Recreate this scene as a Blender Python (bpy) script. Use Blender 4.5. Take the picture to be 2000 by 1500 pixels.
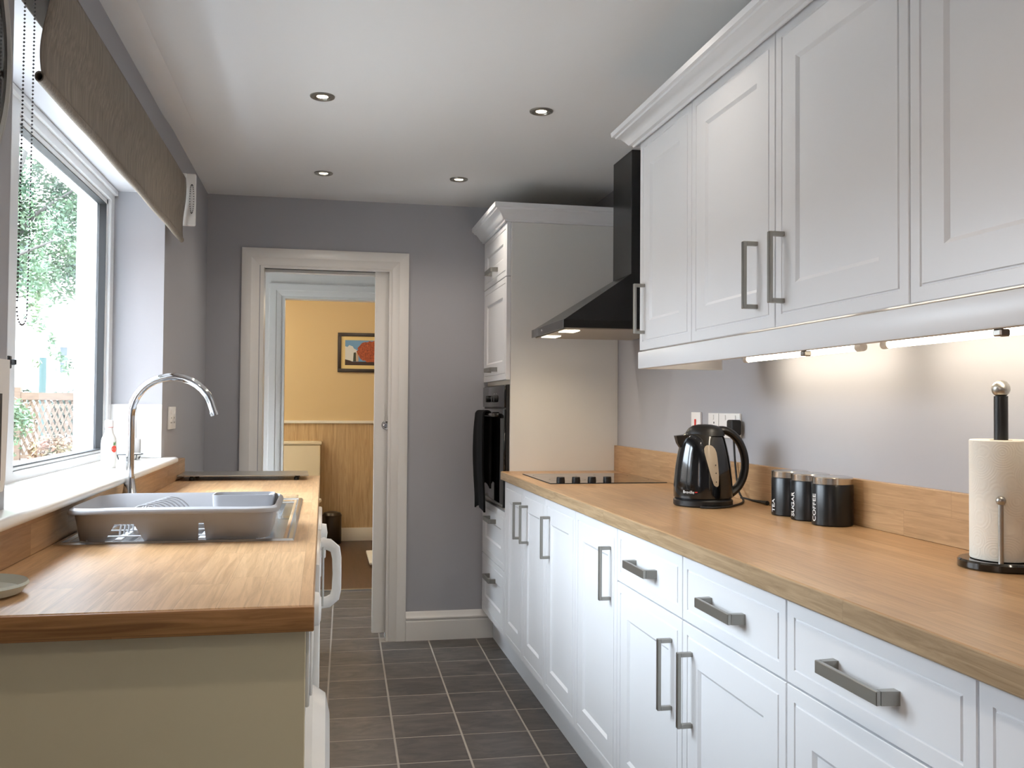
import bpy, bmesh, math, random
from mathutils import Vector, Matrix
random.seed(7)
for o in list(bpy.data.objects): bpy.data.objects.remove(o)
SC = bpy.context.scene
COL = SC.collection
PI = math.pi
# ------------------------------------------------------------------ camera, world, exposure
F, YAW, PITCH, ROLL, CH = 1822.39, 0.19922, 0.02383, 0.00756, 1.2097
def ray(u, v):
    a = (u-1000)/F; b = (v-750)/F
    a, b = a*math.cos(ROLL)+b*math.sin(ROLL), -a*math.sin(ROLL)+b*math.cos(ROLL)
    yy = -b
    z = yy*math.cos(PITCH)+math.sin(PITCH); d = -yy*math.sin(PITCH)+math.cos(PITCH)
    return Vector((a*math.cos(YAW)+d*math.sin(YAW), -a*math.sin(YAW)+d*math.cos(YAW), z))
cam_d = bpy.data.cameras.new('camera'); cam = bpy.data.objects.new('camera', cam_d); COL.objects.link(cam)
fw = ray(1000, 750).normalized(); rt = (ray(1001, 750)-ray(1000, 750)).normalized(); up = rt.cross(fw)
cam.matrix_world = Matrix(((rt.x, up.x, -fw.x, 0), (rt.y, up.y, -fw.y, 0), (rt.z, up.z, -fw.z, CH), (0, 0, 0, 1)))
cam_d.sensor_width = 36; cam_d.lens = 36*F/2000; cam_d.clip_start = .02; cam_d.clip_end = 300
SC.camera = cam
w = bpy.data.worlds.new('overcast_sky'); SC.world = w; w.use_nodes = True
bg = w.node_tree.nodes['Background']; bg.inputs[0].default_value = (.77, .885, 1.0, 1); bg.inputs[1].default_value = 1.0
_n = w.node_tree.nodes; _l = w.node_tree.links                     # overcast sky: the zenith three times as bright as the horizon
_tc = _n.new('ShaderNodeTexCoord'); _sp = _n.new('ShaderNodeSeparateXYZ'); _l.new(_tc.outputs['Generated'], _sp.inputs[0])
_mx = _n.new('ShaderNodeMath'); _mx.operation = 'MAXIMUM'; _l.new(_sp.outputs[2], _mx.inputs[0]); _mx.inputs[1].default_value = 0
_ma = _n.new('ShaderNodeMath'); _ma.operation = 'MULTIPLY_ADD'; _l.new(_mx.outputs[0], _ma.inputs[0])
SKY = 40.0; _ma.inputs[1].default_value = SKY*2/3; _ma.inputs[2].default_value = SKY/3; _l.new(_ma.outputs[0], bg.inputs[1])
SC.view_settings.view_transform = 'Standard'; SC.view_settings.look = 'None'
SC.view_settings.gamma = 1.0; SC.view_settings.exposure = 0.0; SC.view_settings.use_curve_mapping = False
SC.cycles.max_bounces = 10; SC.cycles.diffuse_bounces = 6; SC.cycles.transparent_max_bounces = 12
SC.cycles.sample_clamp_indirect = 6.0
LX = -.578; RX = 1.367; BY = 4.846; FY = -1.7; CZ = 2.259
WARM = (1.0, .88, .75)
DOWN = [(-.016, 3.216), (.746, 3.207), (-.012, 4.288), (.602, 4.261), (-.012, 2.14), (.70, 2.14), (.2, 1.0), (.2, 0), (.2, -1.0)]
def light(name, kind, loc, energy, color, rot=(0, 0, 0), **kw):
    d = bpy.data.lights.new(name, kind); d.energy = energy; d.color = color
    for k, v in kw.items(): setattr(d, k, v)
    o = bpy.data.objects.new(name, d); COL.objects.link(o); o.location = loc; o.rotation_euler = rot
    return o
por = light('window_portal', 'AREA', (-.86, 2.74, 1.49), 1, (1, 1, 1), (0, -PI/2, 0), shape='RECTANGLE', size=1.0, size_y=1.75)
por.data.cycles.is_portal = True
por2 = light('window_portal', 'AREA', (-.86, -.05, 1.45), 1, (1, 1, 1), (0, -PI/2, 0), shape='RECTANGLE', size=1.0, size_y=.85); por2.data.cycles.is_portal = True  # portal for the added daylight window
for i, (x, y) in enumerate(DOWN):
    light('downlight_lamp', 'SPOT', (x, y, CZ-.012), ((16.0 if i in (2, 3) else 11.0) if i < 4 else 5.5) if i < 6 else 19.0, WARM, spot_size=2.5, spot_blend=.9, shadow_soft_size=.03)
light('bathroom_lamp', 'POINT', (.25, 7.3, 2.05), 8.5, (1.0, .85, .66), shadow_soft_size=.12)
# ------------------------------------------------------------------ materials
def lin(c):
    c = [x/255 for x in c]
    return tuple((x/12.92 if x <= .04045 else ((x+.055)/1.055)**2.4) for x in c)+(1,)
MATS = {}
def mat(name, rgb, rough=.5, metal=0, spec=.5, emit=None, es=0, coat=0, bump=None, var=None, sheen=0):
    m = bpy.data.materials.new(name); m.use_nodes = True; nt = m.node_tree; b = nt.nodes['Principled BSDF']
    c = lin(rgb); b.inputs['Base Color'].default_value = c
    b.inputs['Roughness'].default_value = rough; b.inputs['Metallic'].default_value = metal
    b.inputs['Specular IOR Level'].default_value = spec; b.inputs['Coat Weight'].default_value = coat
    b.inputs['Sheen Weight'].default_value = sheen
    if emit: b.inputs['Emission Color'].default_value = tuple(emit)+(1,); b.inputs['Emission Strength'].default_value = es
    if bump or var:
        tc = nt.nodes.new('ShaderNodeTexCoord')
        mp = nt.nodes.new('ShaderNodeMapping'); nt.links.new(tc.outputs['Object'], mp.inputs[0])
        sc, st = (bump or var)[0], (bump or var)[1]
        mp.inputs['Scale'].default_value = sc if isinstance(sc, tuple) else (sc, sc, sc)
        n = nt.nodes.new('ShaderNodeTexNoise'); n.inputs['Scale'].default_value = 1; n.inputs['Detail'].default_value = 5
        nt.links.new(mp.outputs[0], n.inputs['Vector'])
        if bump:
            bp = nt.nodes.new('ShaderNodeBump'); bp.inputs['Strength'].default_value = st; bp.inputs['Distance'].default_value = .002
            nt.links.new(n.outputs['Fac'], bp.inputs['Height']); nt.links.new(bp.outputs[0], b.inputs['Normal'])
        if var:
            r = nt.nodes.new('ShaderNodeValToRGB'); nt.links.new(n.outputs['Fac'], r.inputs[0])
            r.color_ramp.elements[0].position = .3; r.color_ramp.elements[1].position = .7
            k0, k1 = var[1], var[2]
            r.color_ramp.elements[0].color = lin(k0); r.color_ramp.elements[1].color = lin(k1)
            nt.links.new(r.outputs[0], b.inputs['Base Color'])
    MATS[name] = m
    return m
def wood_block(name, c1, c2, vec, length=.42, row=.043, grain=.35, rough=.38, gscale=1.0):
    """stave-printed laminate; vec = which object axes run (along the grain, across it)"""
    m = bpy.data.materials.new(name); m.use_nodes = True; nt = m.node_tree; L = nt.links.new; N = nt.nodes.new
    b = nt.nodes['Principled BSDF']; b.inputs['Roughness'].default_value = rough
    tc = N('ShaderNodeTexCoord'); sp = N('ShaderNodeSeparateXYZ'); L(tc.outputs['Object'], sp.inputs[0])
    def axis(s):
        if len(s) == 1: return sp.outputs['XYZ'.index(s)]
        a = N('ShaderNodeMath'); L(sp.outputs['XYZ'.index(s[0])], a.inputs[0]); L(sp.outputs['XYZ'.index(s[1])], a.inputs[1]); return a.outputs[0]
    along, across = axis(vec[0]), axis(vec[1])
    cb = N('ShaderNodeCombineXYZ'); L(along, cb.inputs[0]); L(across, cb.inputs[1])
    br = N('ShaderNodeTexBrick'); L(cb.outputs[0], br.inputs['Vector'])
    br.inputs['Scale'].default_value = 1; br.inputs['Brick Width'].default_value = length; br.inputs['Row Height'].default_value = row
    br.inputs['Mortar Size'].default_value = .0004; br.inputs['Mortar Smooth'].default_value = .6; br.inputs['Bias'].default_value = 0
    br.offset = .37; br.offset_frequency = 2; br.squash = .8; br.squash_frequency = 3
    br.inputs['Color1'].default_value = lin(c1); br.inputs['Color2'].default_value = lin(c2)
    mc = tuple(int(.82*x) for x in c2); br.inputs['Mortar'].default_value = lin(mc)
    # cathedral-like grain
    mp = N('ShaderNodeMapping'); L(cb.outputs[0], mp.inputs[0]); mp.inputs['Scale'].default_value = (5*gscale, 90*gscale, 1)
    ad = N('ShaderNodeVectorMath'); ad.operation = 'ADD'; L(mp.outputs[0], ad.inputs[0])
    sc = N('ShaderNodeVectorMath'); sc.operation = 'SCALE'; L(br.outputs['Color'], sc.inputs[0]); sc.inputs['Scale'].default_value = 60; L(sc.outputs[0], ad.inputs[1])
    n1 = N('ShaderNodeTexNoise'); n1.inputs['Scale'].default_value = 1; n1.inputs['Detail'].default_value = 6; n1.inputs['Roughness'].default_value = .65; n1.inputs['Distortion'].default_value = .9
    L(ad.outputs[0], n1.inputs['Vector'])
    rp = N('ShaderNodeValToRGB'); L(n1.outputs['Fac'], rp.inputs[0])
    rp.color_ramp.elements[0].position = .3; rp.color_ramp.elements[0].color = (1-grain, 1-grain*1.15, 1-grain*1.4, 1)
    rp.color_ramp.elements[1].position = .62; rp.color_ramp.elements[1].color = (1.05, 1.05, 1.05, 1)
    mx = N('ShaderNodeMix'); mx.data_type = 'RGBA'; mx.blend_type = 'MULTIPLY'; mx.inputs[0].default_value = 1
    L(br.outputs['Color'], mx.inputs[6]); L(rp.outputs[0], mx.inputs[7]); L(mx.outputs[2], b.inputs['Base Color'])
    bp = N('ShaderNodeBump'); bp.inputs['Strength'].default_value = .08; bp.inputs['Distance'].default_value = .001
    L(n1.outputs['Fac'], bp.inputs['Height']); L(bp.outputs[0], b.inputs['Normal'])
    return m
M_wall = mat('grey_wall_paint', (164, 164, 168), .75, bump=(220, .05))
M_reveal = mat('pale_reveal_paint', (205, 206, 210), .7)
M_ceil = mat('white_ceiling_paint', (226, 226, 226), .85)
M_white = mat('white_gloss_paint', (231, 228, 223), .35, bump=((40, 40, 40), .02))
M_cab = mat('white_satin_cabinet', (228, 229, 231), .32)
M_cabin = mat('cabinet_side_panel', (222, 221, 217), .38)
M_gap = mat('dark_gap', (40, 38, 36), .8)
M_carc = mat('carcass_board', (214, 206, 190), .6)
M_cream = mat('cream_end_panel', (216, 203, 168), .45)
M_steel = mat('brushed_steel', (186, 184, 178), .32, 1, bump=((30, 30, 400), .12))
M_handle = mat('satin_nickel', (160, 157, 150), .34, 1)
M_chrome = mat('polished_chrome', (225, 226, 228), .06, 1)
M_sink = mat('sink_steel', (205, 206, 208), .22, 1)
M_black = mat('black_gloss', (10, 10, 11), .12, coat=.4)
M_blackm = mat('black_satin', (16, 16, 17), .38)
M_blackg = mat('black_glass', (9, 9, 10), .05, coat=.6)
M_hoodm = mat('hood_black_paint', (13, 13, 14), .22)
M_towel = mat('black_cloth', (9, 9, 10), .95, bump=(260, .5), spec=.2)
M_plast = mat('grey_plastic', (164, 164, 167), .42)
M_wplast = mat('white_plastic', (236, 235, 232), .35)
M_appl = mat('white_enamel', (232, 232, 230), .25)
M_sill = mat('glossy_white_sill', (240, 239, 235), .2)
M_tilew = mat('white_wall_tile', (240, 240, 240), .15)
M_pvc = mat('white_pvc', (232, 234, 236), .3)
M_gask = mat('black_gasket', (22, 24, 26), .6)
M_blind = mat('taupe_blind_fabric', (128, 118, 106), .9, var=((330, 160, 6), (112, 103, 92), (140, 130, 118)))
M_grout = mat('pale_grout', (164, 156, 146), .8)
M_red = mat('red_rocker', (200, 40, 28), .35)
M_amber = mat('gauge_plastic', (176, 162, 142), .25)
M_paper = mat('kitchen_paper', (244, 239, 226), .95)
M_print_w = mat('white_print', (228, 228, 226), .5)
M_rubber = mat('black_rubber', (22, 20, 20), .6)
M_yel = mat('yellow_wall_paint', (206, 182, 142), .7)
M_pan = wood_block('wood_wall_panel', (196, 168, 130), (182, 154, 118), ('Z', 'X'), length=3, row=1.2, grain=.3, rough=.5, gscale=.7)
M_vinyl = wood_block('brown_plank_floor', (84, 60, 46), (72, 50, 38), ('Y', 'X'), length=1.2, row=.15, grain=.3, rough=.4, gscale=.5)
M_top = wood_block('oak_block_worktop', (187, 150, 109), (171, 133, 93), ('Y', 'XZ'), rough=.34, grain=.24)
M_topl = wood_block('oak_block_worktop_light', (205, 168, 126), (188, 149, 108), ('Y', 'XZ'), rough=.36, grain=.3, row=.06, length=.33)
M_edge = wood_block('oak_edging', (172, 124, 74), (160, 112, 64), ('X', 'ZY'), length=4, row=1, rough=.45, grain=.45)
M_edger = wood_block('oak_edging_dull', (176, 150, 116), (164, 138, 104), ('Y', 'ZX'), length=1.6, row=1, rough=.45, grain=.4)
M_ups = wood_block('oak_block_upstand', (186, 151, 112), (164, 128, 91), ('Y', 'Z'), length=.34, row=.062, rough=.4, grain=.26)
M_glow = mat('lamp_glow', (255, 240, 214), .4, emit=(1, .86, .62), es=14)
M_tube = mat('fluorescent_tube', (255, 246, 230), .4, emit=(1, .89, .72), es=30)
M_hglow = mat('hood_lamp_glow', (255, 244, 220), .4, emit=(1, .88, .66), es=16)
# slate-look tile
def tile_mat():
    m = bpy.data.materials.new('slate_look_tile'); m.use_nodes = True; nt = m.node_tree; L = nt.links.new; N = nt.nodes.new
    b = nt.nodes['Principled BSDF']; b.inputs['Roughness'].default_value = .42
    g = N('ShaderNodeNewGeometry'); oi = N('ShaderNodeObjectInfo')
    ad = N('ShaderNodeVectorMath'); ad.operation = 'MULTIPLY_ADD'; L(oi.outputs['Random'], ad.inputs[0]); ad.inputs[1].default_value = (9, 17, 5); L(g.outputs['Position'], ad.inputs[2])
    mp = N('ShaderNodeMapping'); L(ad.outputs[0], mp.inputs[0]); mp.inputs['Scale'].default_value = (5, 13, 1); mp.inputs['Rotation'].default_value = (0, 0, .35)
    n = N('ShaderNodeTexNoise'); n.inputs['Scale'].default_value = 1.3; n.inputs['Detail'].default_value = 9; n.inputs['Roughness'].default_value = .68; n.inputs['Distortion'].default_value = 1.1
    L(mp.outputs[0], n.inputs['Vector'])
    r = N('ShaderNodeValToRGB'); L(n.outputs['Fac'], r.inputs[0])
    r.color_ramp.elements[0].position = .3; r.color_ramp.elements[0].color = lin((60, 57, 56))
    r.color_ramp.elements[1].position = .72; r.color_ramp.elements[1].color = lin((110, 102, 96))
    hs = N('ShaderNodeHueSaturation'); L(r.outputs[0], hs.inputs['Color'])
    ma = N('ShaderNodeMath'); ma.operation = 'MULTIPLY_ADD'; L(oi.outputs['Random'], ma.inputs[0]); ma.inputs[1].default_value = .3; ma.inputs[2].default_value = .84; L(ma.outputs[0], hs.inputs['Value'])
    L(hs.outputs[0], b.inputs['Base Color'])
    bp = N('ShaderNodeBump'); bp.inputs['Strength'].default_value = .25; bp.inputs['Distance'].default_value = .003; L(n.outputs['Fac'], bp.inputs['Height']); L(bp.outputs[0], b.inputs['Normal'])
    return m
M_tile = tile_mat()
def glass_mat(name, tint=(1, 1, 1), ior=1.45):
    m = bpy.data.materials.new(name); m.use_nodes = True; nt = m.node_tree; nt.nodes.clear(); N = nt.nodes.new; L = nt.links.new
    o = N('ShaderNodeOutputMaterial'); mx = N('ShaderNodeMixShader'); t = N('ShaderNodeBsdfTransparent'); g = N('ShaderNodeBsdfGlossy'); f = N('ShaderNodeFresnel')
    t.inputs[0].default_value = tint+(1,); g.inputs['Roughness'].default_value = .01; f.inputs[0].default_value = ior
    ge = N('ShaderNodeNewGeometry'); inv = N('ShaderNodeMath'); inv.operation = 'SUBTRACT'; inv.inputs[0].default_value = 1; L(ge.outputs['Backfacing'], inv.inputs[1])
    mu = N('ShaderNodeMath'); mu.operation = 'MULTIPLY'; L(f.outputs[0], mu.inputs[0]); L(inv.outputs[0], mu.inputs[1])
    L(mu.outputs[0], mx.inputs[0]); L(t.outputs[0], mx.inputs[1]); L(g.outputs[0], mx.inputs[2]); L(mx.outputs[0], o.inputs[0])
    return m
M_glass = glass_mat('window_glass')
M_paper_b = M_paper
def emboss(m):
    nt = m.node_tree; N = nt.nodes.new; L = nt.links.new; b = nt.nodes['Principled BSDF']
    tc = N('ShaderNodeTexCoord'); v = N('ShaderNodeTexVoronoi'); v.inputs['Scale'].default_value = 24; L(tc.outputs['Object'], v.inputs['Vector'])
    mt = N('ShaderNodeMath'); mt.operation = 'MULTIPLY'; L(v.outputs['Distance'], mt.inputs[0]); mt.inputs[1].default_value = 60
    sn = N('ShaderNodeMath'); sn.operation = 'SINE'; L(mt.outputs[0], sn.inputs[0])
    bp = N('ShaderNodeBump'); bp.inputs['Strength'].default_value = .13; bp.inputs['Distance'].default_value = .001; L(sn.outputs[0], bp.inputs['Height']); L(bp.outputs[0], b.inputs['Normal'])
emboss(M_paper)
# ------------------------------------------------------------------ mesh helpers
class MB:
    def __init__(s): s.v = []; s.f = []; s.m = []
    def add(s, vs, fs, mi=0):
        o = len(s.v); s.v += [tuple(p) for p in vs]; s.f += [tuple(i+o for i in f) for f in fs]; s.m += [mi]*len(fs); return s
    def box(s, x0, x1, y0, y1, z0, z1, bev=0, mi=0, seg=2):
        if bev <= 0:
            vs = [(x, y, z) for z in (z0, z1) for y in (y0, y1) for x in (x0, x1)]
            return s.add(vs, [(0, 2, 3, 1), (4, 5, 7, 6), (0, 1, 5, 4), (2, 6, 7, 3), (0, 4, 6, 2), (1, 3, 7, 5)], mi)
        bm = bmesh.new(); bmesh.ops.create_cube(bm, size=1)
        for q in bm.verts: q.co = Vector((x0+(q.co.x+.5)*(x1-x0), y0+(q.co.y+.5)*(y1-y0), z0+(q.co.z+.5)*(z1-z0)))
        bmesh.ops.bevel(bm, geom=bm.edges[:], offset=bev, segments=seg, affect='EDGES', profile=.5)
        return s.bm(bm, mi)
    def bm(s, bm, mi=0):
        bm.verts.index_update()
        s.add([q.co.copy() for q in bm.verts], [[q.index for q in f.verts] for f in bm.faces], mi); bm.free(); return s
    def lathe(s, prof, c, n=24, axis='Z', sx=1, sy=1, mi=0):
        vs = []; fs = []
        for r, h in prof:
            for k in range(n):
                a = 2*PI*k/n; p = (r*math.cos(a)*sx, r*math.sin(a)*sy, h)
                if axis == 'X': p = (p[2], p[0], p[1])
                elif axis == 'Y': p = (p[1], p[2], p[0])
                vs.append((c[0]+p[0], c[1]+p[1], c[2]+p[2]))
        for i in range(len(prof)-1):
            for k in range(n): fs.append((i*n+k, i*n+(k+1) % n, (i+1)*n+(k+1) % n, (i+1)*n+k))
        if prof[0][0] > 1e-6: fs.append(tuple(range(n))[::-1])
        if prof[-1][0] > 1e-6: fs.append(tuple((len(prof)-1)*n+k for k in range(n)))
        return s.add(vs, fs, mi)
    def tube(s, pts, r, n=10, mi=0, flat=None):
        pts = [Vector(p) for p in pts]; rs = r if isinstance(r, (list, tuple)) else [r]*len(pts)
        vs = []; fs = []; prev = None
        for i, p in enumerate(pts):
            t = (pts[min(i+1, len(pts)-1)]-pts[max(i-1, 0)]).normalized()
            if prev is None:
                a = Vector((0, 0, 1)) if abs(t.z) < .9 else Vector((1, 0, 0)); nrm = t.cross(a).normalized()
            else: nrm = (prev-t*prev.dot(t)).normalized()
            prev = nrm; bi = t.cross(nrm)
            fx, fy = flat or (1, 1)
            for k in range(n):
                a = 2*PI*k/n; vs.append(p+(nrm*math.cos(a)*fx+bi*math.sin(a)*fy)*rs[i])
        for i in range(len(pts)-1):
            for k in range(n): fs.append((i*n+k, i*n+(k+1) % n, (i+1)*n+(k+1) % n, (i+1)*n+k))
        fs.append(tuple(range(n))[::-1]); fs.append(tuple((len(pts)-1)*n+k for k in range(n)))
        return s.add(vs, fs, mi)
    def ball(s, c, r, n=12, mi=0, sc=(1, 1, 1)):
        prof = [(r*math.sin(PI*i/n), -r*math.cos(PI*i/n)) for i in range(n+1)]
        prof[0] = (0.0, -r); prof[-1] = (0.0, r)
        o = len(s.v); s.lathe([(max(a, 1e-7), b) for a, b in prof], (0, 0, 0), n+4, mi=mi)
        for i in range(o, len(s.v)): p = s.v[i]; s.v[i] = (c[0]+p[0]*sc[0], c[1]+p[1]*sc[1], c[2]+p[2]*sc[2])
        return s
    def prism(s, poly, axis, a, b, mi=0):
        """poly in the two other axes (X: y,z  Y: x,z  Z: x,y)"""
        def P(p, h): return (h, p[0], p[1]) if axis == 'X' else (p[0], h, p[1]) if axis == 'Y' else (p[0], p[1], h)
        n = len(poly); vs = [P(p, a) for p in poly]+[P(p, b) for p in poly]
        fs = [tuple(range(n))[::-1], tuple(range(n, 2*n))]+[(i, (i+1) % n, n+(i+1) % n, n+i) for i in range(n)]
        return s.add(vs, fs, mi)
    def build(s, name, m, parent=None, kind=None, angle=32, label=None):
        me = bpy.data.meshes.new(name); me.from_pydata(s.v, [], s.f)
        for x in (m if isinstance(m, (list, tuple)) else [m]): me.materials.append(x)
        me.polygons.foreach_set('material_index', s.m)
        bm = bmesh.new(); bm.from_mesh(me); bmesh.ops.recalc_face_normals(bm, faces=bm.faces); bm.to_mesh(me); bm.free()
        me.polygons.foreach_set('use_smooth', [True]*len(me.polygons)); me.set_sharp_from_angle(angle=math.radians(angle))
        xs = [p[0] for p in s.v]; ys = [p[1] for p in s.v]; zs = [p[2] for p in s.v]
        c = Vector(((min(xs)+max(xs))/2, (min(ys)+max(ys))/2, min(zs)))
        me.transform(Matrix.Translation(-c)); o = bpy.data.objects.new(name, me); COL.objects.link(o)
        o.location = c
        if parent is not None:
            o.parent = parent; base = Vector((0, 0, 0)); q = parent
            while q is not None: base += q.location; q = q.parent
            o.location = c-base
        if kind: o['kind'] = kind
        if label: o['label'] = label
        return o
def tag(o, label, cat, group=None, kind=None):
    o['label'] = label
    if cat: o['category'] = cat
    if group: o['group'] = group
    if kind: o['kind'] = kind
    return o
def thing(name, loc, label, cat, group=None, kind=None):
    o = bpy.data.objects.new(name, None); o.empty_display_size = .05; COL.objects.link(o); o.location = loc
    return tag(o, label, cat, group, kind)
def copy_tree(o, parent=None, off=None):
    c = o.copy(); COL.objects.link(c); c.parent = parent
    if off: c.location = o.location+Vector(off)
    for ch in list(o.children): copy_tree(ch, c)
    return c
def struct(name, mb, m, label, parent=None, **kw):
    o = mb.build(name, m, parent, **kw)
    if parent is None: o['kind'] = 'structure'; o['label'] = label
    return o
# panelled front facing -X : nested rings (inset, depth)
def front_x(xf, y0, y1, z0, z1, rings, th=.02):
    mb = MB(); vs = []; fs = []
    def ring(i, d): return [(xf+d, y0+i, z0+i), (xf+d, y1-i, z0+i), (xf+d, y1-i, z1-i), (xf+d, y0+i, z1-i)]
    R = [(0, th)]+rings
    for i, d in R: vs += ring(i, d)
    for k in range(len(R)-1):
        for j in range(4): fs.append((k*4+j, k*4+(j+1) % 4, (k+1)*4+(j+1) % 4, (k+1)*4+j))
    k = len(R)-1; fs.append((k*4, k*4+1, k*4+2, k*4+3)); fs.append((3, 2, 1, 0))
    return mb.add(vs, fs)
SH = [(0, .0015), (.0015, 0), (.026, 0), (.0275, .0028), (.030, .0028), (.0315, 0), (.088, 0), (.096, .006)]
DR = [(0, .0015), (.0015, 0), (.026, 0), (.0275, .0028), (.030, .0028), (.0315, 0)]
def bar_handle(xf, y, z0, z1, w=.012):                             # upright D handle on a front facing -X
    mb = MB(); mb.box(xf-.036, xf-.027, y-w/2, y+w/2, z0, z1, .0012, seg=1)
    mb.box(xf-.028, xf, y-w/2, y+w/2, z1-.010, z1, .001, seg=1); mb.box(xf-.028, xf, y-w/2, y+w/2, z0, z0+.010, .001, seg=1)
    return mb
def drawer_handle(xf, y0, y1, z, h=.021):                          # flat bar with blocky ends
    mb = MB(); mb.box(xf-.036, xf-.028, y0, y1, z-h/2, z+h/2, .001, seg=1)
    for ya, yb, yc in ((y0, y0+.012, y0-.004), (y1-.012, y1, y1+.004)):
        lo, hi = min(ya, yc), max(yb, yc)
        mb.prism([(xf-.028, ya), (xf-.028, yb), (xf, hi), (xf, lo)], 'Z', z-h/2, z+h/2)
    return mb
G = .0018
XD = .825
# ================================================================== THE SHELL
# --- floors
fl = thing('floor', (.3, 2.3, 0), 'kitchen floor of grey-brown slate-look tiles with pale joints', None, kind='structure')
MB().box(LX-.2, RX+.2, FY, 6.21, -.10, -.0005).build('grout_bed', M_grout, fl)
def clip(poly, ax, val, keep_less):
    out = []
    for i in range(len(poly)):
        a, b = poly[i], poly[(i+1) % len(poly)]
        ia = (a[ax] <= val) == keep_less; ib = (b[ax] <= val) == keep_less
        if ia: out.append(a)
        if ia != ib:
            t = (val-a[ax])/(b[ax]-a[ax]); out.append((a[0]+t*(b[0]-a[0]), a[1]+t*(b[1]-a[1])))
    return out
TH = -.022; S = .2474; j = .0037
def tpt(x, y): dx, dy = x-.15, y-4.677; return (.15+dx*math.cos(TH)-dy*math.sin(TH), 4.677+dx*math.sin(TH)+dy*math.cos(TH))
for i in range(-3, 5):
    for k in range(-19, 8):
        xa = .295+S*i; ya = 4.677+S*k
        poly = [tpt(xa+j, ya+j), tpt(xa+S-j, ya+j), tpt(xa+S-j, ya+S-j), tpt(xa+j, ya+S-j)]
        cy = ya+S/2; 
        if cy > BY:
            for ax, v, kl in ((0, .345, True), (0, -.319, False), (1, 6.195, True), (1, BY-.02, False)): poly = clip(poly, ax, v, kl) if poly else poly
        else:
            cxs = xa+S/2
            lim = BY+.1 if -.2 < cxs < .2 else BY-.015
            for ax, v, kl in ((0, .885, True), (0, -.50, False), (1, lim, True)): poly = clip(poly, ax, v, kl) if poly else poly
        if len(poly) >= 3 and (max(p[0] for p in poly)-min(p[0] for p in poly)) > .012 and (max(p[1] for p in poly)-min(p[1] for p in poly)) > .012:
            MB().prism(poly, 'Z', -.0005, 0).build('tile', M_tile, fl)
struct('floor_bathroom', MB().box(-1.44, 1.3, 6.215, 8.6, -.1, .002), M_vinyl, 'dark brown plank floor of the bathroom beyond the second door frame')
struct('trim_threshold', MB().box(-.30, .36, 6.198, 6.226, -.002, .008, .002), M_steel, 'pale metal threshold strip between grey tiles and brown floor')
# --- ceiling
struct('ceiling', MB().box(LX-.3, RX+.2, FY, BY+.1, CZ, CZ+.12), M_ceil, 'white painted kitchen ceiling')
mb = MB(); prof = [(LX, -.0005), (LX, -.013), (-.545, -.013), (-.525, -.011), (-.508, -.006), (-.49, -.0005)]
vs = []; n = len(prof); ys = [FY]+[3.3+.05*i for i in range(10)]
for y in ys:
    t = max(0, min(1, (3.76-y)/.3)); t = t*t*(3-2*t)
    vs += [(x, y, CZ-.0003+z*t) for x, z in prof]
fs = [(a*n+b, a*n+b+1, (a+1)*n+b+1, (a+1)*n+b) for a in range(len(ys)-1) for b in range(n-1)]
struct('trim_ceiling_swell', mb.add(vs, fs), M_ceil, 'soft plaster swell along the ceiling edge above the blind')
# --- left wall with window opening
WY0, WY1, WZ0, WZ1 = 1.882, 3.597, .992, 1.985
OX = -.88
mb = MB(); mb.box(OX, LX, FY, -.45, 0, CZ).box(OX, LX, .35, WY0, 0, CZ).box(OX, LX, -.45, .35, 0, .95).box(OX, LX, -.45, .35, 1.95, CZ).box(OX, LX, WY1, BY, 0, CZ).box(OX, LX, WY0, WY1, 0, WZ0).box(OX, LX, WY0, WY1, WZ1, CZ)  # the opening towards the viewpoint is cut for the added window
struct('wall_left', mb, M_wall, 'grey painted wall with the kitchen window')
mb = MB(); mb.box(-.752, LX+.0004, WY0, WY1, WZ1-.004, WZ1).box(-.752, LX+.0004, WY0, WY0+.004, 1.012, WZ1)
struct('trim_window_reveal', mb, M_reveal, 'pale plastered reveal around the window recess')
rt_ = thing('trim_reveal_tiles', (-.66, WY1, 1.012), 'white tiled lower part of the window reveal', None, kind='structure')
for xa, xb in ((-.752, -.666), (-.664, LX+.001)): MB().box(xa, xb, WY1-.009, WY1, 1.013, 1.207, .0015, seg=1).build('wall_tile', M_tilew, rt_)
# --- right wall, front wall, back wall
struct('wall_right', MB().box(RX, RX+.15, FY, BY, 0, CZ), M_wall, 'grey painted wall behind the worktop with kettle')
struct('wall_front', MB().box(LX-.3, RX+.15, FY-.15, FY, 0, CZ), M_wall, 'grey wall closing the kitchen behind the viewpoint')
DX0, DX1, DZ = -.319, .345, 1.92
mb = MB(); mb.box(OX, DX0, BY, BY+.13, 0, CZ).box(DX1, RX+.15, BY, BY+.13, 0, CZ).box(DX0, DX1, BY, BY+.13, DZ, CZ)
struct('wall_back', mb, M_wall, 'grey end wall with the open doorway')
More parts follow.
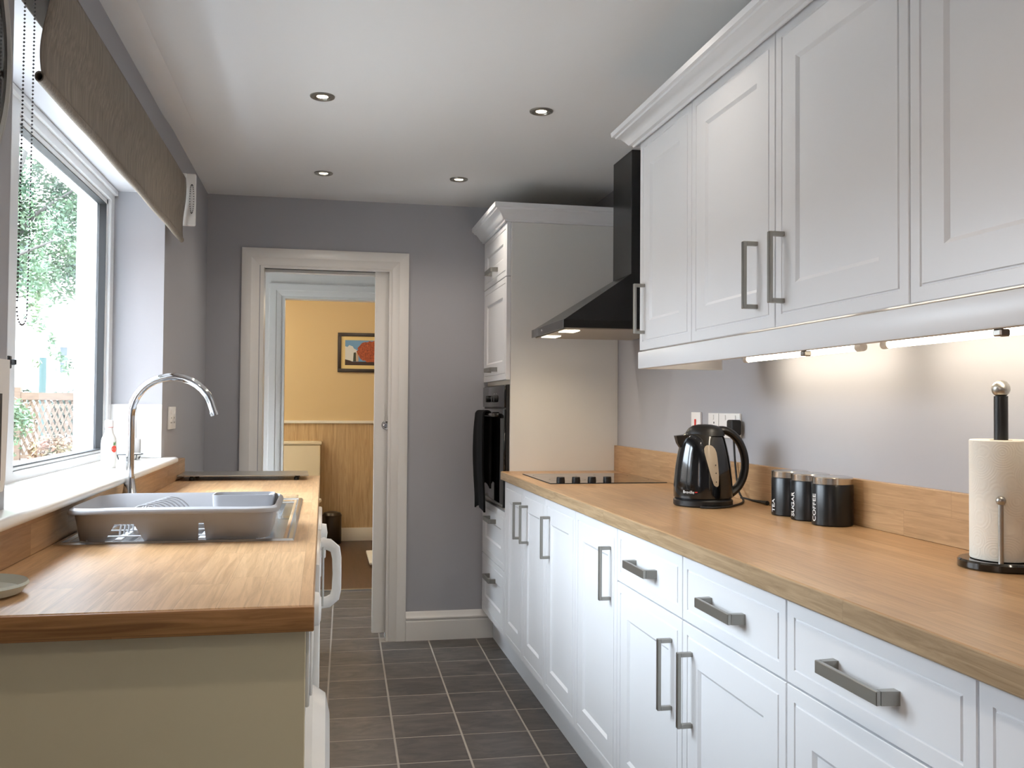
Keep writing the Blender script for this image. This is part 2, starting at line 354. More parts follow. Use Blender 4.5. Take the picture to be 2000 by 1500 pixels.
# architrave of the kitchen doorway
def architrave(name, x0, x1, zt, w, y, label, depth=.018):
    t = thing(name, ((x0+x1)/2, y, 0), label, None, kind='structure')
    prof = [(0, .0), (0, depth*.8), (w*.08, depth), (w*.55, depth), (w*.62, depth*.75), (w*.9, depth*.6), (w, depth*.35), (w, 0)]
    def leg(sgn, xo, za):
        mb = MB(); n = len(prof); vs = []
        for o, d in prof: vs.append((xo+sgn*o, y-d, 0))
        for o, d in prof: vs.append((xo+sgn*o, y-d, zt-o))
        fs = [(i, (i+1) % n, n+(i+1) % n, n+i) for i in range(n)]+[tuple(range(n)), tuple(range(n, 2*n))[::-1]]
        mb.add(vs, fs).build('upright', M_white, t)
    leg(1, x0, 0); leg(-1, x1, 0)
    mb = MB(); n = len(prof); vs = [(x0+o, y-d, zt-o) for o, d in prof]+[(x1-o, y-d, zt-o) for o, d in prof]
    fs = [(i, (i+1) % n, n+(i+1) % n, n+i) for i in range(n)]+[tuple(range(n)), tuple(range(n, 2*n))[::-1]]
    mb.add(vs, fs).build('head', M_white, t)
    return t
architrave('trim_1', -.409, .427, 1.997, .086, BY, 'white architrave around the kitchen doorway')
mb = MB(); mb.box(DX0, DX0+.018, BY, BY+.13, 0, DZ).box(DX1-.018, DX1, BY, BY+.035, 0, DZ).box(DX1-.018, DX1, BY+.075, BY+.13, 0, DZ)
mb.box(DX0+.018, DX1-.018, BY, BY+.035, DZ-.018, DZ).box(DX0+.018, DX1-.018, BY+.08, BY+.13, DZ-.03, DZ)
struct('trim_door_lining', mb, M_white, 'white lining boards inside the kitchen doorway')
struct('trim_track_shade', MB().box(DX0+.019, DX1-.019, BY+.0355, BY+.0795, DZ-.016, DZ-.004), M_gap, 'dark strip standing in for shade in the track slot above the kitchen doorway')  # dark box gives the gap its shade by colour
# sliding door, mostly slid into the wall
d1 = thing('door_1', (.30, 4.9, .03), 'white sliding door almost fully slid into the wall, with round chrome pull', None, kind='structure')
MB().box(.258, .98, BY+.0385, BY+.0715, .035, DZ+.02, .0015, seg=1).build('door_leaf', M_white, d1)
mb = MB(); mb.lathe([(.0005, .0), (.012, -.001), (.017, -.004), (.021, -.0055), (.0235, -.004), (.024, 0)], (.320, BY+.0385, 1.107), 28, 'Y'); pull = mb.build('flush_pull', M_chrome, d1)
MB().lathe([(.012, -.0048), (.012, -.0062), (.0095, -.007), (.0085, -.0045)], (.318, BY+.0385, 1.105), 20, 'Y').build('finger_ring', M_chrome, pull)
MB().tube([(.311, BY+.034, 1.125), (.312, BY+.033, 1.15), (.316, BY+.034, 1.185)], .0014, 6).build('pull_reflection', M_wplast, d1)  # white tube stands in for a reflection above the pull
# baseboard on the back wall
bprof = [(0, 0), (.018, 0), (.018, .097), (.014, .100), (.014, .106), (.020, .112), (.0195, .118), (.011, .128), (.009, .140), (.005, .147), (0, .147)]
struct('baseboard_back', MB().add([(.428, BY-d, z) for d, z in bprof]+[(.93, BY-d, z) for d, z in bprof], [(i, (i+1) % 11, 11+(i+1) % 11, 11+i) for i in range(11)]+[tuple(range(11)), tuple(range(11, 22))[::-1]]), M_white, 'white moulded baseboard between the doorway and the oven housing')
# --- lobby and bathroom
B2 = 6.21; B3 = 8.469
mb = MB(); mb.box(-.95, -.87, BY+.13, 5.25, 0, CZ).box(-.95, -.87, 5.75, B2, 0, CZ).box(-.95, -.87, 5.25, 5.75, 1.75, CZ).box(-.95, -.87, 5.25, 5.75, 0, .95)
struct('wall_lobby_left', mb, M_white, 'white lobby wall with a small window opening')
struct('wall_lobby_right', MB().box(1.3, 1.38, BY+.13, B2, 0, CZ), M_white, 'white lobby side wall hidden behind the sliding door')
mb = MB(); mb.box(-.95, -.27, B2, B2+.1, 0, CZ).box(.42, 1.38, B2, B2+.1, 0, CZ).box(-.27, .42, B2, B2+.1, 1.915, CZ)
struct('wall_lobby_back', mb, M_white, 'white wall around the bathroom doorway')
struct('ceiling_lobby', MB().box(-.95, 1.4, BY+.13, B3+.1, CZ, CZ+.1), M_ceil, 'white ceiling of lobby and bathroom')
architrave('trim_2', -.352, .50, 1.995, .08, B2, 'white architrave around the bathroom doorway', depth=.022)
mb = MB(); mb.box(-.27, -.252, B2, B2+.1, 0, 1.915).box(.402, .42, B2, B2+.1, 0, 1.915).box(-.252, .402, B2, B2+.1, 1.898, 1.915)
struct('trim_bathroom_lining', mb, M_white, 'white lining boards inside the bathroom doorway')
struct('wall_bathroom_back', MB().box(-1.445, 1.38, B3, B3+.1, 0, CZ), M_yel, 'yellow painted end wall of the bathroom')
struct('wall_bathroom_left', MB().box(-1.445, -1.36, B2, B3, 0, 3.4), M_yel, 'yellow painted bathroom side wall beside the toilet')
struct('wall_bathroom_right', MB().box(1.28, 1.38, B2+.1, B3, 0, CZ), M_yel, 'yellow painted bathroom side wall opposite the toilet')
dado = thing('trim_dado', (0, B3, 0), 'wood panelling below a cream dado rail on the bathroom wall', None, kind='structure')
MB().box(-1.36, 1.28, B3-.012, B3, .115, 1.045).build('wood_panel', M_pan, dado)
MB().box(-1.36, 1.28, B3-.03, B3, 1.045, 1.07, .004).build('dado_rail', M_white, dado)
struct('baseboard_bathroom', MB().box(-1.36, 1.28, B3-.028, B3-.012, 0.002, .118, .004), M_white, 'white baseboard below the bathroom panelling')
# --- outside face of the bathroom wing
M_render = mat('white_render', (236, 234, 230), .9, bump=(60, .3))
struct('wall_outside', MB().box(-1.445, -.96, B2-.06, B2-.005, -.1, 3.4), M_render, 'white rendered outside wall of the bathroom wing, seen through the window')
# ================================================================== WINDOW
win = thing('window_1', (-.78, 2.74, 1.0), 'white PVC kitchen window with fixed pane, mullion and deep white sill', None, kind='structure')
FX0, FX1 = -.84, -.752
mb = MB()
fw_ = .058
mb.box(FX0, FX1, WY1-fw_, WY1-.001, 1.0, 1.982, .003, seg=1).box(FX0, FX1, WY0+.001, WY0+fw_, 1.0, 1.982, .003, seg=1)
mb.box(FX0, FX1+.0003, WY0+.002, WY1-.002, 1.982-.046, 1.9825, .003, seg=1).box(FX0, FX1+.0003, WY0+.002, WY1-.002, .996, 1.036, .003, seg=1)
mb.box(FX0, FX1+.0006, 2.405, 2.515, 1.0, 1.98, .003, seg=1)
mb.box(FX1-.001, FX1+.012, WY0+.002, WY1-.002, 1.962, 1.9805, .002, seg=1)
mb.build('window_frame', M_pvc, win)
for nm, a, b in (('casement', 1.942, 2.404), ('fixed_light', 2.516, WY1-fw_-.001)):
    mb = MB(); za, zb = 1.037, 1.935; t = .022
    for (p, q, r_, s_) in ((a, a+t, za, zb), (b-t, b, za, zb), (a, b, za, za+t*.45), (a, b, zb-t*.8, zb)):
        mb.box(-.783, -.762, p, q, r_, s_, .002, seg=1); mb.box(-.828, -.7935, p, q+0, r_, s_)
    bead = mb.build('glazing_bead', M_pvc, win)
    mb = MB(); g = .003; a2, b2, z2, z3 = a+t, b-t, za+t*.45, zb-t*.8
    for (p, q, r_, s_) in ((a2, a2+g, z2, z3), (b2-g, b2, z2, z3), (a2, b2, z2, z2+g), (a2, b2, z3-g, z3)): mb.box(-.7855, -.7625, p, q, r_, s_)
    mb.build('gasket', M_gask, win)
    MB().box(-.7925, -.7865, a+.004, b-.004, za+.003, zb-.003).build('pane', M_glass, win)
mb = MB(); mb.box(-.752, -.741, 2.433, 2.455, 1.292, 1.322, .002).box(-.743, -.728, 2.438, 2.450, 1.30, 1.314, .003)
mb.build('window_handle', M_blackm, win)
mb = MB(); pr = []
for k in range(9): a = -PI/2+PI*k/8; pr.append((-.538+.0115*math.cos(a), 1.0005+.0115*math.sin(a)))
poly = [(-.752, 1.012), (-.752, .989)]+pr
mb.prism(poly, 'Y', 1.45, 3.655).build('window_sill', M_sill, win)
win_added = thing('window_added', (-.78, .05, .95), 'unseen white PVC window added to bring in daylight beyond the clock', None, kind='structure')  # added, unseen: lets cool daylight onto the near drawers
mb = MB()
for q in ((-.448, -.39, .951, 1.949), (.29, .348, .951, 1.949), (-.39, .29, .951, 1.01), (-.39, .29, 1.89, 1.949)): mb.box(FX0, FX1, *q)
mb.build('window_frame', M_pvc, win_added); MB().box(-.7925, -.7865, -.39, .29, 1.01, 1.89).build('pane', M_glass, win_added)
# ================================================================== BLIND
bl = thing('roller_blind', (-.545, 2.78, 1.82), 'taupe fabric roller blind half let down over the window top', 'blind')
BYa, BYb = 1.90, 3.69
mb = MB(); ny, nz = 40, 22; vs = []
for i in range(ny+1):
    t = i/ny; y = BYa+(BYb-BYa)*t
    for k in range(nz+1):
        s = k/nz; z = 2.064-(2.064-1.836)*s
        amp = .55+.45*math.exp(-t*5)
        x = -.5215+amp*(.006*math.sin(s*2*PI*.95)-.020*s*s*(1.5-s))+.0012*math.sin(t*23+s*2)*s
        vs.append((x, y, z))
fs = [(a*(nz+1)+b, a*(nz+1)+b+1, (a+1)*(nz+1)+b+1, (a+1)*(nz+1)+b) for a in range(ny) for b in range(nz)]
xb = [vs[a*(nz+1)+nz] for a in range(ny+1)]
mb.add(vs, fs); fab = mb.build('fabric', M_blind, bl)
sm = fab.modifiers.new('thickness', 'SOLIDIFY'); sm.thickness = .0012; sm.offset = 0
mb = MB(); R = .0105; n = 14; vs = []
for p in xb:
    for k in range(n):
        a = 2*PI*k/n; vs.append((p[0]-.004+R*math.cos(a)*.8, p[1], p[2]-.007+R*math.sin(a)))
    for k in range(n):
        a = 2*PI*k/n; vs.append((p[0]-.004+.0075*math.cos(a)*.8, p[1], p[2]-.007+.0075*math.sin(a)))
fs = []
for i in range(len(xb)-1):
    o, q = i*2*n, (i+1)*2*n
    for k in range(n):
        fs.append((o+k, o+(k+1) % n, q+(k+1) % n, q+k)); fs.append((o+n+k, q+n+k, q+n+(k+1) % n, o+n+(k+1) % n))
for o in (0, (len(xb)-1)*2*n):
    for k in range(n): fs.append((o+k, o+n+k, o+n+(k+1) % n, o+(k+1) % n))
mb.add(vs, fs).build('hem_pocket', M_blind, bl)
MB().tube([(-.545, BYa-.008, 2.055), (-.545, BYb+.008, 2.055)], .0225, 20).build('roller', M_blind, bl)
for y, nm in ((BYa-.03, 'near'), (BYb+.004, 'far')):
    MB().box(LX+.0005, -.520, y, y+.018, 2.028, 2.085, .004).build('bracket', M_wplast, bl)
MB().box(LX+.0005, -.487, 3.712, 3.730, 1.888, 2.088, .006).build('chain_guard', M_wplast, bl)
def chain(y0, y1, zt, zb, x):
    pts = []; r = abs(y1-y0)/2; L = zt-zb-r
    n = int(L/.0072)
    for i in range(n): pts.append((x, y0, zt-i*.0072))
    m_ = max(4, int(PI*r/.0072))
    for i in range(m_): a = PI*i/m_; pts.append((x, (y0+y1)/2-(y1-y0)/2*math.cos(a), zb+r-r*math.sin(a)))
    for i in range(n): pts.append((x, y1, zt-L+i*.0072))
    return pts
def beads(pts, r):
    mb = MB()
    for p in pts:
        x, y, z = p
        mb.add([(x-r, y, z), (x+r, y, z), (x, y-r, z), (x, y+r, z), (x, y, z-r), (x, y, z+r)], [(0, 2, 5), (2, 1, 5), (1, 3, 5), (3, 0, 5), (2, 0, 4), (1, 2, 4), (3, 1, 4), (0, 3, 4)])
    return mb
M_beadm = mat('dark_steel_beads', (60, 58, 62), .4, .5)
pts = []
for (x, y, z) in chain(1.835, 1.893, 2.05, 1.353, -.545): pts.append((x-.004*(2.05-z), y+.004*math.sin((z-1.35)*3), z))
beads(pts, .0025).build('bead_chain', M_beadm, bl)
beads([(-.501+.007*math.cos(2*PI*q/34), 3.7095, 1.99+.055*math.sin(2*PI*q/34)) for q in range(34)], .0022).build('bead_chain', M_beadm, bl)
# ================================================================== LEFT RUN
WT = .91; TK = .038
lw = thing('worktop', (-.29, 2.74, WT), 'oak block worktop under the window, holding the sink', 'worktop')
LY0, LY1, LE = 1.428, 4.046, -.0107
hx0, hx1, hy0, hy1 = -.535, -.085, 2.15, 3.02
mb = MB()
mb.box(LX+.001, LE, LY0+.006, hy0, WT-TK, WT, .002, seg=1).box(LX+.001, LE, hy1, LY1, WT-TK, WT, .002, seg=1)
mb.box(LX+.001, hx0, hy0-.004, hy1+.004, WT-TK, WT-.0002).box(hx1, LE, hy0-.004, hy1+.004, WT-TK, WT-.0002, .002, seg=1)
mb.build('slab', M_topl, lw)
MB().box(LX+.001, LE+.0012, LY0-.001, LY0+.0065, WT-TK, WT-.0008, .0025).build('edge_band', M_edge, lw, label='dark oak front edging')
tag(MB().box(LX+.0005, -.557, 1.20, LY1, WT+.0003, .987, .0015, seg=1).build('upstand', M_ups, None), 'oak upstand under the white window sill', 'upstand')
ep = tag(MB().box(LX+.001, -.022, 1.452, 1.470, .001, WT-TK-.0005, .0012, seg=1).build('end_panel', M_cream, None), 'plain cream end panel below the near worktop edge', 'panel')
# sink
sk = thing('sink', (-.305, 2.58, WT), 'stainless steel inset sink and drainer under the dish rack', 'sink')
SX0, SX1, SY0, SY1 = -.553, -.060, 2.118, 3.042
mb = MB()
z1 = WT+.0045
def ringplate(mb, o, i, z, zi):
    (a, b, c, d), (e, f, g, h) = o, i
    vs = [(a, c, z), (b, c, z), (b, d, z), (a, d, z), (e, g, zi), (f, g, zi), (f, h, zi), (e, h, zi)]
    mb.add(vs, [(0, 1, 5, 4), (1, 2, 6, 5), (2, 3, 7, 6), (3, 0, 4, 7)])
ringplate(mb, (SX0, SX1, SY0, SY1), (SX0+.004, SX1-.004, SY0+.004, SY1-.004), WT+.0004, z1)
ringplate(mb, (SX0+.004, SX1-.004, SY0+.004, SY1-.004), (SX0+.012, SX1-.012, SY0+.012, SY1-.012), z1, z1)
ringplate(mb, (SX0+.012, SX1-.012, SY0+.012, SY1-.012), (SX0+.026, SX1-.026, SY0+.026, SY1-.026), z1, WT-.008)
mb.build('rim', M_sink, sk)
mb = MB(); mb.box(SX0+.026, SX1-.026, SY0+.026, 2.56, WT-.0095, WT-.008)
for k in range(9): mb.tube([(-.50+.046*k, SY0+.05, WT-.0075), (-.50+.046*k, 2.53, WT-.0085)], .0035, 6)
mb.build('drainer', M_sink, sk)
mb = MB(); zb_ = WT-.036
ringplate(mb, (SX0+.026, SX1-.026, 2.56, SY1-.026), (-.465, -.11, 2.60, 2.985), WT-.008, WT-.008)
ringplate(mb, (-.465, -.11, 2.60, 2.985), (-.455, -.12, 2.61, 2.975), WT-.008, WT-.03)
ringplate(mb, (-.455, -.12, 2.61, 2.975), (-.445, -.13, 2.62, 2.965), WT-.03, zb_)
mb.add([(-.445, 2.62, zb_), (-.13, 2.62, zb_), (-.13, 2.965, zb_), (-.445, 2.965, zb_)], [(0, 1, 2, 3)])
mb.build('bowl', M_sink, sk)
MB().lathe([(.03, 0), (.032, .004), (.02, .003), (.005, .002)], (-.29, 2.79, zb_), 20).build('waste', M_chrome, sk)
# tap
tp = thing('mixer_tap', (-.519, 2.72, WT), 'tall chrome swan-neck mixer tap rising behind the dish rack', 'tap')
TX = -.518; z0 = WT+.0047
MB().lathe([(.030, z0), (.030, z0+.006), (.024, z0+.012), (.0185, z0+.05), (.0125, z0+.088), (.0125, z0+.095)], (TX, 2.72, 0), 28).build('base', M_chrome, tp)
pts = [(TX, 2.72, z0+.085), (TX, 2.72, 1.08), (TX, 2.72, 1.175)]
cx, cz, r = TX+.109, 1.175, .109
for k in range(1, 17): a = PI-PI*.93*k/16; pts.append((cx+r*math.cos(a), 2.72, cz+r*math.sin(a)*1.0))
e = Vector(pts[-1])-Vector(pts[-2]); pts.append(tuple(Vector(pts[-1])+e.normalized()*.012))
MB().tube(pts, .0108, 20).build('swan_neck_spout', M_chrome, tp)
q = Vector(pts[-1]); MB().tube([q-e.normalized()*.002, q+e.normalized()*.010], .0122, 20).build('aerator', M_chrome, tp)
for s in (-1, 1): MB().tube([(TX, 2.72+s*.012, WT+.045), (TX, 2.72+s*.05, WT+.05)], [.010, .009], 14).build('lever', M_chrome, tp)
# dish rack
def rrect(x0, x1, y0, y1, r, z, n=6):
    out = []
    for cx, cy, a0 in ((x1-r, y1-r, 0), (x0+r, y1-r, PI/2), (x0+r, y0+r, PI), (x1-r, y0+r, 1.5*PI)):
        for k in range(n+1): a = a0+PI/2*k/n; out.append((cx+r*math.cos(a), cy+r*math.sin(a), z))
    return out
dk = thing('dish_rack', (-.31, 2.28, WT), 'grey plastic dish drainer standing on the sink', 'dish rack')
rb = WT+.0050
def rack_loop(x0, x1, y0, y1, r, z, fx):                            # rounded rectangle with four extra points along the front edge
    L_ = rrect(x0, x1, y0, y1, r, z); q = 3*7                        # the front edge runs between the third and fourth corners
    return L_[:q]+[(x, y0, z) for x in fx]+L_[q:]
f0 = (-.454, -.374, -.263, -.247); f1 = (-.433, -.394, -.262, -.251)
loops = [rack_loop(-.512, -.118, 2.132, 2.435, .045, rb, f0), rack_loop(-.517, -.112, 2.123, 2.442, .05, rb+.0375, f1), rack_loop(-.521, -.106, 2.112, 2.45, .055, rb+.066, f1), rack_loop(-.524, -.103, 2.104, 2.455, .058, rb+.074, f1), rack_loop(-.530, -.097, 2.092, 2.462, .062, rb+.070, f1), rack_loop(-.533, -.094, 2.088, 2.466, .064, rb+.0615, f1)]
n = len(loops[0]); vs = []
for li, lp in enumerate(loops):
    for (x, y, z) in lp:
        if li >= 2:                                   # rim dips and handle bumps on the short sides
            t = (y-2.28)/.19
            if abs(x+.315) > .15 and abs(t) < 1: z += .010*math.exp(-((t)/.32)**2)-.003*math.exp(-((abs(t)-.75)/.2)**2)
        vs.append((x, y, z))
skip = {(0, 21), (0, 23)}                             # arch and slot left open in the front wall
fs = [(a*n+k, a*n+(k+1) % n, (a+1)*n+(k+1) % n, (a+1)*n+k) for a in range(len(loops)-1) for k in range(n) if (a, k) not in skip]
mb = MB(); mb.add(vs, fs); tub = mb.build('tub', M_plast, dk, angle=35)
sd = tub.modifiers.new('thickness', 'SOLIDIFY'); sd.thickness = .003; sd.offset = -1
for k in range(7): MB().box(-.492+.057*k, -.478+.057*k, 2.134, 2.434, rb, rb+.003).build('floor_bar', M_plast, dk)
for k in range(3): MB().box(-.508, -.121, 2.17+.1*k, 2.182+.1*k, rb+.003, rb+.005).build('floor_bar', M_plast, dk)
# cutlery pot in the rack, curved plate ribs
mb = MB(); ol = rrect(-.262, -.116, 2.355, 2.448, .018, rb+.074); ol2 = rrect(-.258, -.120, 2.359, 2.444, .016, rb+.008)
n = len(ol); il = rrect(-.259, -.119, 2.358, 2.445, .016, rb+.074); il2 = rrect(-.255, -.123, 2.362, 2.441, .014, rb+.012)
L4 = [ol2, ol, il, il2]
mb.add([p for l in L4 for p in l], [(a*n+k, a*n+(k+1) % n, (a+1)*n+(k+1) % n, (a+1)*n+k) for a in range(3) for k in range(n)]+[tuple(range(n)), tuple(range(3*n, 4*n))])
mb.build('cutlery_pot', M_plast, dk)
for k in range(8):
    y = 2.185+.027*k; c = -.385+.004*k
    MB().tube([(c-.05+.05*(1-math.cos(PI*t/12)), y+.012*t/12, rb+.004+.066*math.sin(PI*t/12)) for t in range(13)], .0022, 6).build('plate_rib', M_plast, dk)
# clear tumbler beside the rack
M_clear = glass_mat('clear_tumbler_glass', (.93, .95, .96), 1.5)
gl = MB().lathe([(.0235, 0), (.025, .002), (.030, .062), (.0285, .062), (.0225, .004), (.001, .004)], (-.093, 2.60, WT-.0075), 24).build('tumbler', M_clear, None)
tag(gl, 'clear drinking glass standing on the sink beside the grey rack', 'glass')
# steel worktop saver on feet
tv = thing('worktop_saver', (-.30, 3.93, WT), 'flat steel worktop saver on short black feet behind the sink', 'trivet')
MB().prism([(-.552, 3.80), (-.054, 3.80), (-.062, 4.035), (-.555, 4.035)], 'Z', WT+.018, WT+.0215).build('plate', M_steel, tv)
for x in (-.502, -.102):
    for y in (3.83, 4.0): MB().lathe([(.009, WT), (.009, WT+.011), (.006, WT+.013), (.006, WT+.018)], (x, y, 0), 14).build('foot', M_blackm, tv)
# appliances below (seen edge-on)
def appliance(y0, y1, name, label, cat):
    t = thing(name, (-.3, (y0+y1)/2, .001), label, cat)
    MB().box(-.56, -.024, y0, y1, .001, .868, .004).build('body', M_appl, t)
    return t
wm = appliance(1.475, 2.07, 'washing_machine', 'white front-loading washing machine next to the cream end panel', 'washing machine')
MB().box(-.024, -.016, 1.475, 2.07, .745, .866, .003).build('control_panel', M_appl, wm)
MB().lathe([(.034, 0), (.032, .012), (.022, .016), (.001, .017)], (-.016, 1.90, .805), 24, 'X').build('programme_dial', M_wplast, wm)
MB().box(-.016, -.012, 1.50, 1.66, .755, .855, .002).build('detergent_drawer', M_wplast, wm)
dw = MB().lathe([(.215, 0), (.215, .012), (.20, .034), (.165, .042), (.15, .030), (.15, .0)], (-.024, 1.77, .47), 40, 'X').build('porthole_door', M_appl, wm)
MB().lathe([(.15, .028), (.12, .040), (.06, .046), (.001, .047)], (-.024, 1.77, .47), 32, 'X').build('porthole_glass', M_blackg, dw)
MB().box(.008, .020, 1.575, 1.60, .40, .54, .004).build('door_catch', M_appl, dw)
fr = appliance(2.09, 2.66, 'fridge', 'white under-counter fridge with a large looped handle', 'fridge')
fd = MB().box(-.024, -.002, 2.09, 2.66, .03, .862, .006).build('door', M_appl, fr)
mb = MB(); pts = [(-.004, 2.46, .852), (.018, 2.46, .850), (.034, 2.46, .838), (.0385, 2.46, .815), (.0395, 2.46, .775), (.0385, 2.46, .735), (.034, 2.46, .715), (.018, 2.46, .703), (-.004, 2.46, .700)]
mb.tube(pts, [.0095, .0095, .0085, .0075, .007, .0075, .0085, .0095, .0095], 12, flat=(1.0, 1.6)).build('loop_handle', M_appl, fd)
MB().tube([(.004, 2.40, .705), (.004, 2.40, .852)], .0028, 10).build('hinge_rod', M_steel, fd)
ds = appliance(2.68, 3.27, 'dishwasher', 'white dishwasher farther along the window worktop', 'dishwasher')
MB().box(-.024, -.004, 2.68, 3.27, .03, .72, .005).build('door', M_appl, ds)
dp = MB().box(-.024, .0, 2.68, 3.27, .725, .862, .005).build('control_panel', M_appl, ds)
MB().lathe([(.03, 0), (.028, .014), (.001, .018)], (0, 3.06, .80), 20, 'X').build('knob', M_wplast, dp)
MB().box(0, .012, 2.80, 2.96, .76, .80, .004).build('grip', M_wplast, dp)
lc = thing('base_cabinet', (-.3, 3.66, 0), 'plain white base cabinet at the far end of the window worktop', 'cabinet')
MB().box(-.56, -.045, 3.29, 4.04, .001, .870).build('carcass', M_carc, lc)
MB().box(-.045, -.025, 3.292, 4.038, .13, .868, .0015, seg=1).build('door', M_cab, lc)
# sill items
bt = thing('bottle', (-.641, 3.042, 1.012), 'small white bottle with red badge and cap on the window sill', 'bottle')
MB().lathe([(.020, 0), (.0215, .003), (.0225, .02), (.0225, .075), (.0205, .090), (.0125, .106), (.011, .118), (.011, .124)], (-.641, 3.042, 1.0125), 28).build('body', M_wplast, bt)
M_redcap = mat('white_cap', (238, 232, 230), .35)
MB().lathe([(.0122, .124), (.0126, .127), (.012, .143), (.010, .146)], (-.641, 3.042, 1.0125), 24).build('cap', M_redcap, bt)
MB().lathe([(.0118, .1235), (.0123, .1238), (.0123, .1262), (.0118, .1265)], (-.641, 3.042, 1.0125), 24).build('red_band', mat('red_band', (196, 60, 56), .4), bt)
M_badge = mat('red_badge', (190, 66, 50), .5); M_leafp = mat('green_badge_leaf', (96, 128, 84), .5)
mb = MB(); nb = 16; vs = [(0, 0)]+[(.0098*math.cos(2*PI*k/nb), .0105*math.sin(2*PI*k/nb)) for k in range(nb)]
def wrapb(a, b, az=-PI/2+.95, R=.0229): th = az+a/R; return (-.641+R*math.cos(th), 3.042+R*math.sin(th), 1.0125+.058+b)
mb.add([wrapb(a, b) for a, b in vs], [(0, k, k % nb+1) for k in range(1, nb+1)])
mb.add([wrapb(a, b, R=.0230) for a, b in ((-.004, .011), (.004, .011), (.006, .024), (0, .018), (-.003, .022))], [(0, 1, 2, 3, 4)], 1)
mb.build('badge', [M_badge, M_leafp], bt)
dsx, dsy = -.665, 3.47
sd_ = thing('sink_tidy', (dsx, dsy, 1.012), 'white soap dish with black wire rim on the sill behind the tap', 'soap dish')
MB().lathe([(.022, .004), (.03, .006), (.042, .020), (.040, .0215), (.028, .009), (.001, .008)], (dsx, dsy, 1.0125), 28).build('dish', M_wplast, sd_)
mb = MB(); mb.tube([(dsx+.045*math.cos(2*PI*k/28), dsy+.045*math.sin(2*PI*k/28), 1.0325) for k in range(29)], .0022, 8)
for k in range(4):
    a = PI/4+PI/2*k; mb.tube([(dsx+.045*math.cos(a), dsy+.045*math.sin(a), 1.0325), (dsx+.040*math.cos(a), dsy+.040*math.sin(a), 1.0145)], .002, 6)
mb.build('wire_rim', M_blackm, sd_)
sp = tag(MB().box(-.676, -.640, 3.535, 3.552, 1.0125, 1.085, .006).build('scourer', mat('grey_scourer', (150, 146, 142), .95, bump=(400, .6)), None), 'grey scouring pad standing against the tiled reveal', 'scourer')
# left wall: socket, clock, box
def plate(name, y0, y1, z0, z1, x, sgn, label, cat):
    t = thing(name, (x, (y0+y1)/2, z0), label, cat)
    xa, xb_ = (x, x+sgn*.008); MB().box(min(xa, xb_), max(xa, xb_), y0, y1, z0, z1, .002).build('face_plate', M_wplast, t)
    return t
def rocker(t, y, z, x, sgn, m=None, w=.010, h=.018, nm='rocker'):
    a, b = x+sgn*.008, x+sgn*.011; return MB().box(min(a, b), max(a, b), y-w/2, y+w/2, z-h/2, z+h/2, .001, seg=1).build(nm, m or M_wplast, t)
s1 = plate('wall_socket', 3.72, 3.868, 1.112, 1.198, LX+.0005, 1, 'white double socket on the wall beyond the window', 'socket')
for y in (3.76, 3.83): rocker(s1, y, 1.178, LX, 1)
for y in (3.76, 3.83):
    for dy, dz in ((0, .01), (-.011, -.008), (.011, -.008)): MB().box(LX+.0085, LX+.0089, y+dy-.003, y+dy+.003, 1.145+dz-.003, 1.145+dz+.003).build('pin_hole', M_gap, s1)
ck = thing('wall_clock', (LX, 1.575, 1.56), 'large round wall clock with steel rim, cut off by the picture edge', 'clock')
MB().lathe([(.25, .001), (.25, .013), (.246, .018), (.240, .018), (.236, .013), (.236, .006)], (LX+.0005, 1.575, 1.815), 64, 'X').build('rim', M_steel, ck)
MB().lathe([(.236, .006), (.001, .006)], (LX+.0005, 1.575, 1.815), 64, 'X').build('dial', mat('clock_dial', (206, 206, 200), .5), ck)
MB().lathe([(.236, .0125), (.001, .0135)], (LX+.0005, 1.575, 1.815), 64, 'X').build('glass_cover', M_glass, ck)
for k in range(12):
    a = 2*PI*k/12; c_, s_ = math.cos(a), math.sin(a)
    mb = MB(); mb.add([(LX+.0072, 1.575+r*c_-w_*s_, 1.815+r*s_+w_*c_) for r, w_ in ((.175, -.004), (.175, .004), (.205, .004), (.205, -.004))], [(0, 1, 2, 3)]); mb.build('hour_mark', M_blackm, ck)
mb = MB(); mb.add([(LX+.0082, 1.575-.004, 1.815), (LX+.0082, 1.575+.004, 1.815), (LX+.0082, 1.575-.09, 1.93)], [(0, 1, 2)]).add([(LX+.0092, 1.575, 1.811), (LX+.0092, 1.575, 1.819), (LX+.0092, 1.575-.17, 1.79)], [(0, 1, 2)]); mb.build('hands', M_blackm, ck)
wb = thing('wall_box', (-.56, 1.74, 1.055), 'white wall-mounted box with dark front panel beside the window', 'box')
mb = MB(); mb.prism([(1.62, 1.285), (1.795, 1.285), (1.792, 1.20), (1.782, 1.075), (1.77, 1.055), (1.62, 1.055)], 'X', LX+.0005, -.545); mb.build('case', M_wplast, wb)
MB().prism([(1.63, 1.225), (1.752, 1.225), (1.750, 1.075), (1.63, 1.075)], 'X', -.545, -.543).build('front_panel', M_blackm, wb)
ty = tag(MB().lathe([(.05, 0), (.075, .003), (.085, .016), (.083, .020), (.072, .008), (.001, .006)], (-.535, 1.585, WT+.0005), 36).build('saucer', mat('pale_green_ceramic', (196, 204, 198), .3), None), 'pale grey-green saucer on the near corner of the window worktop', 'saucer')
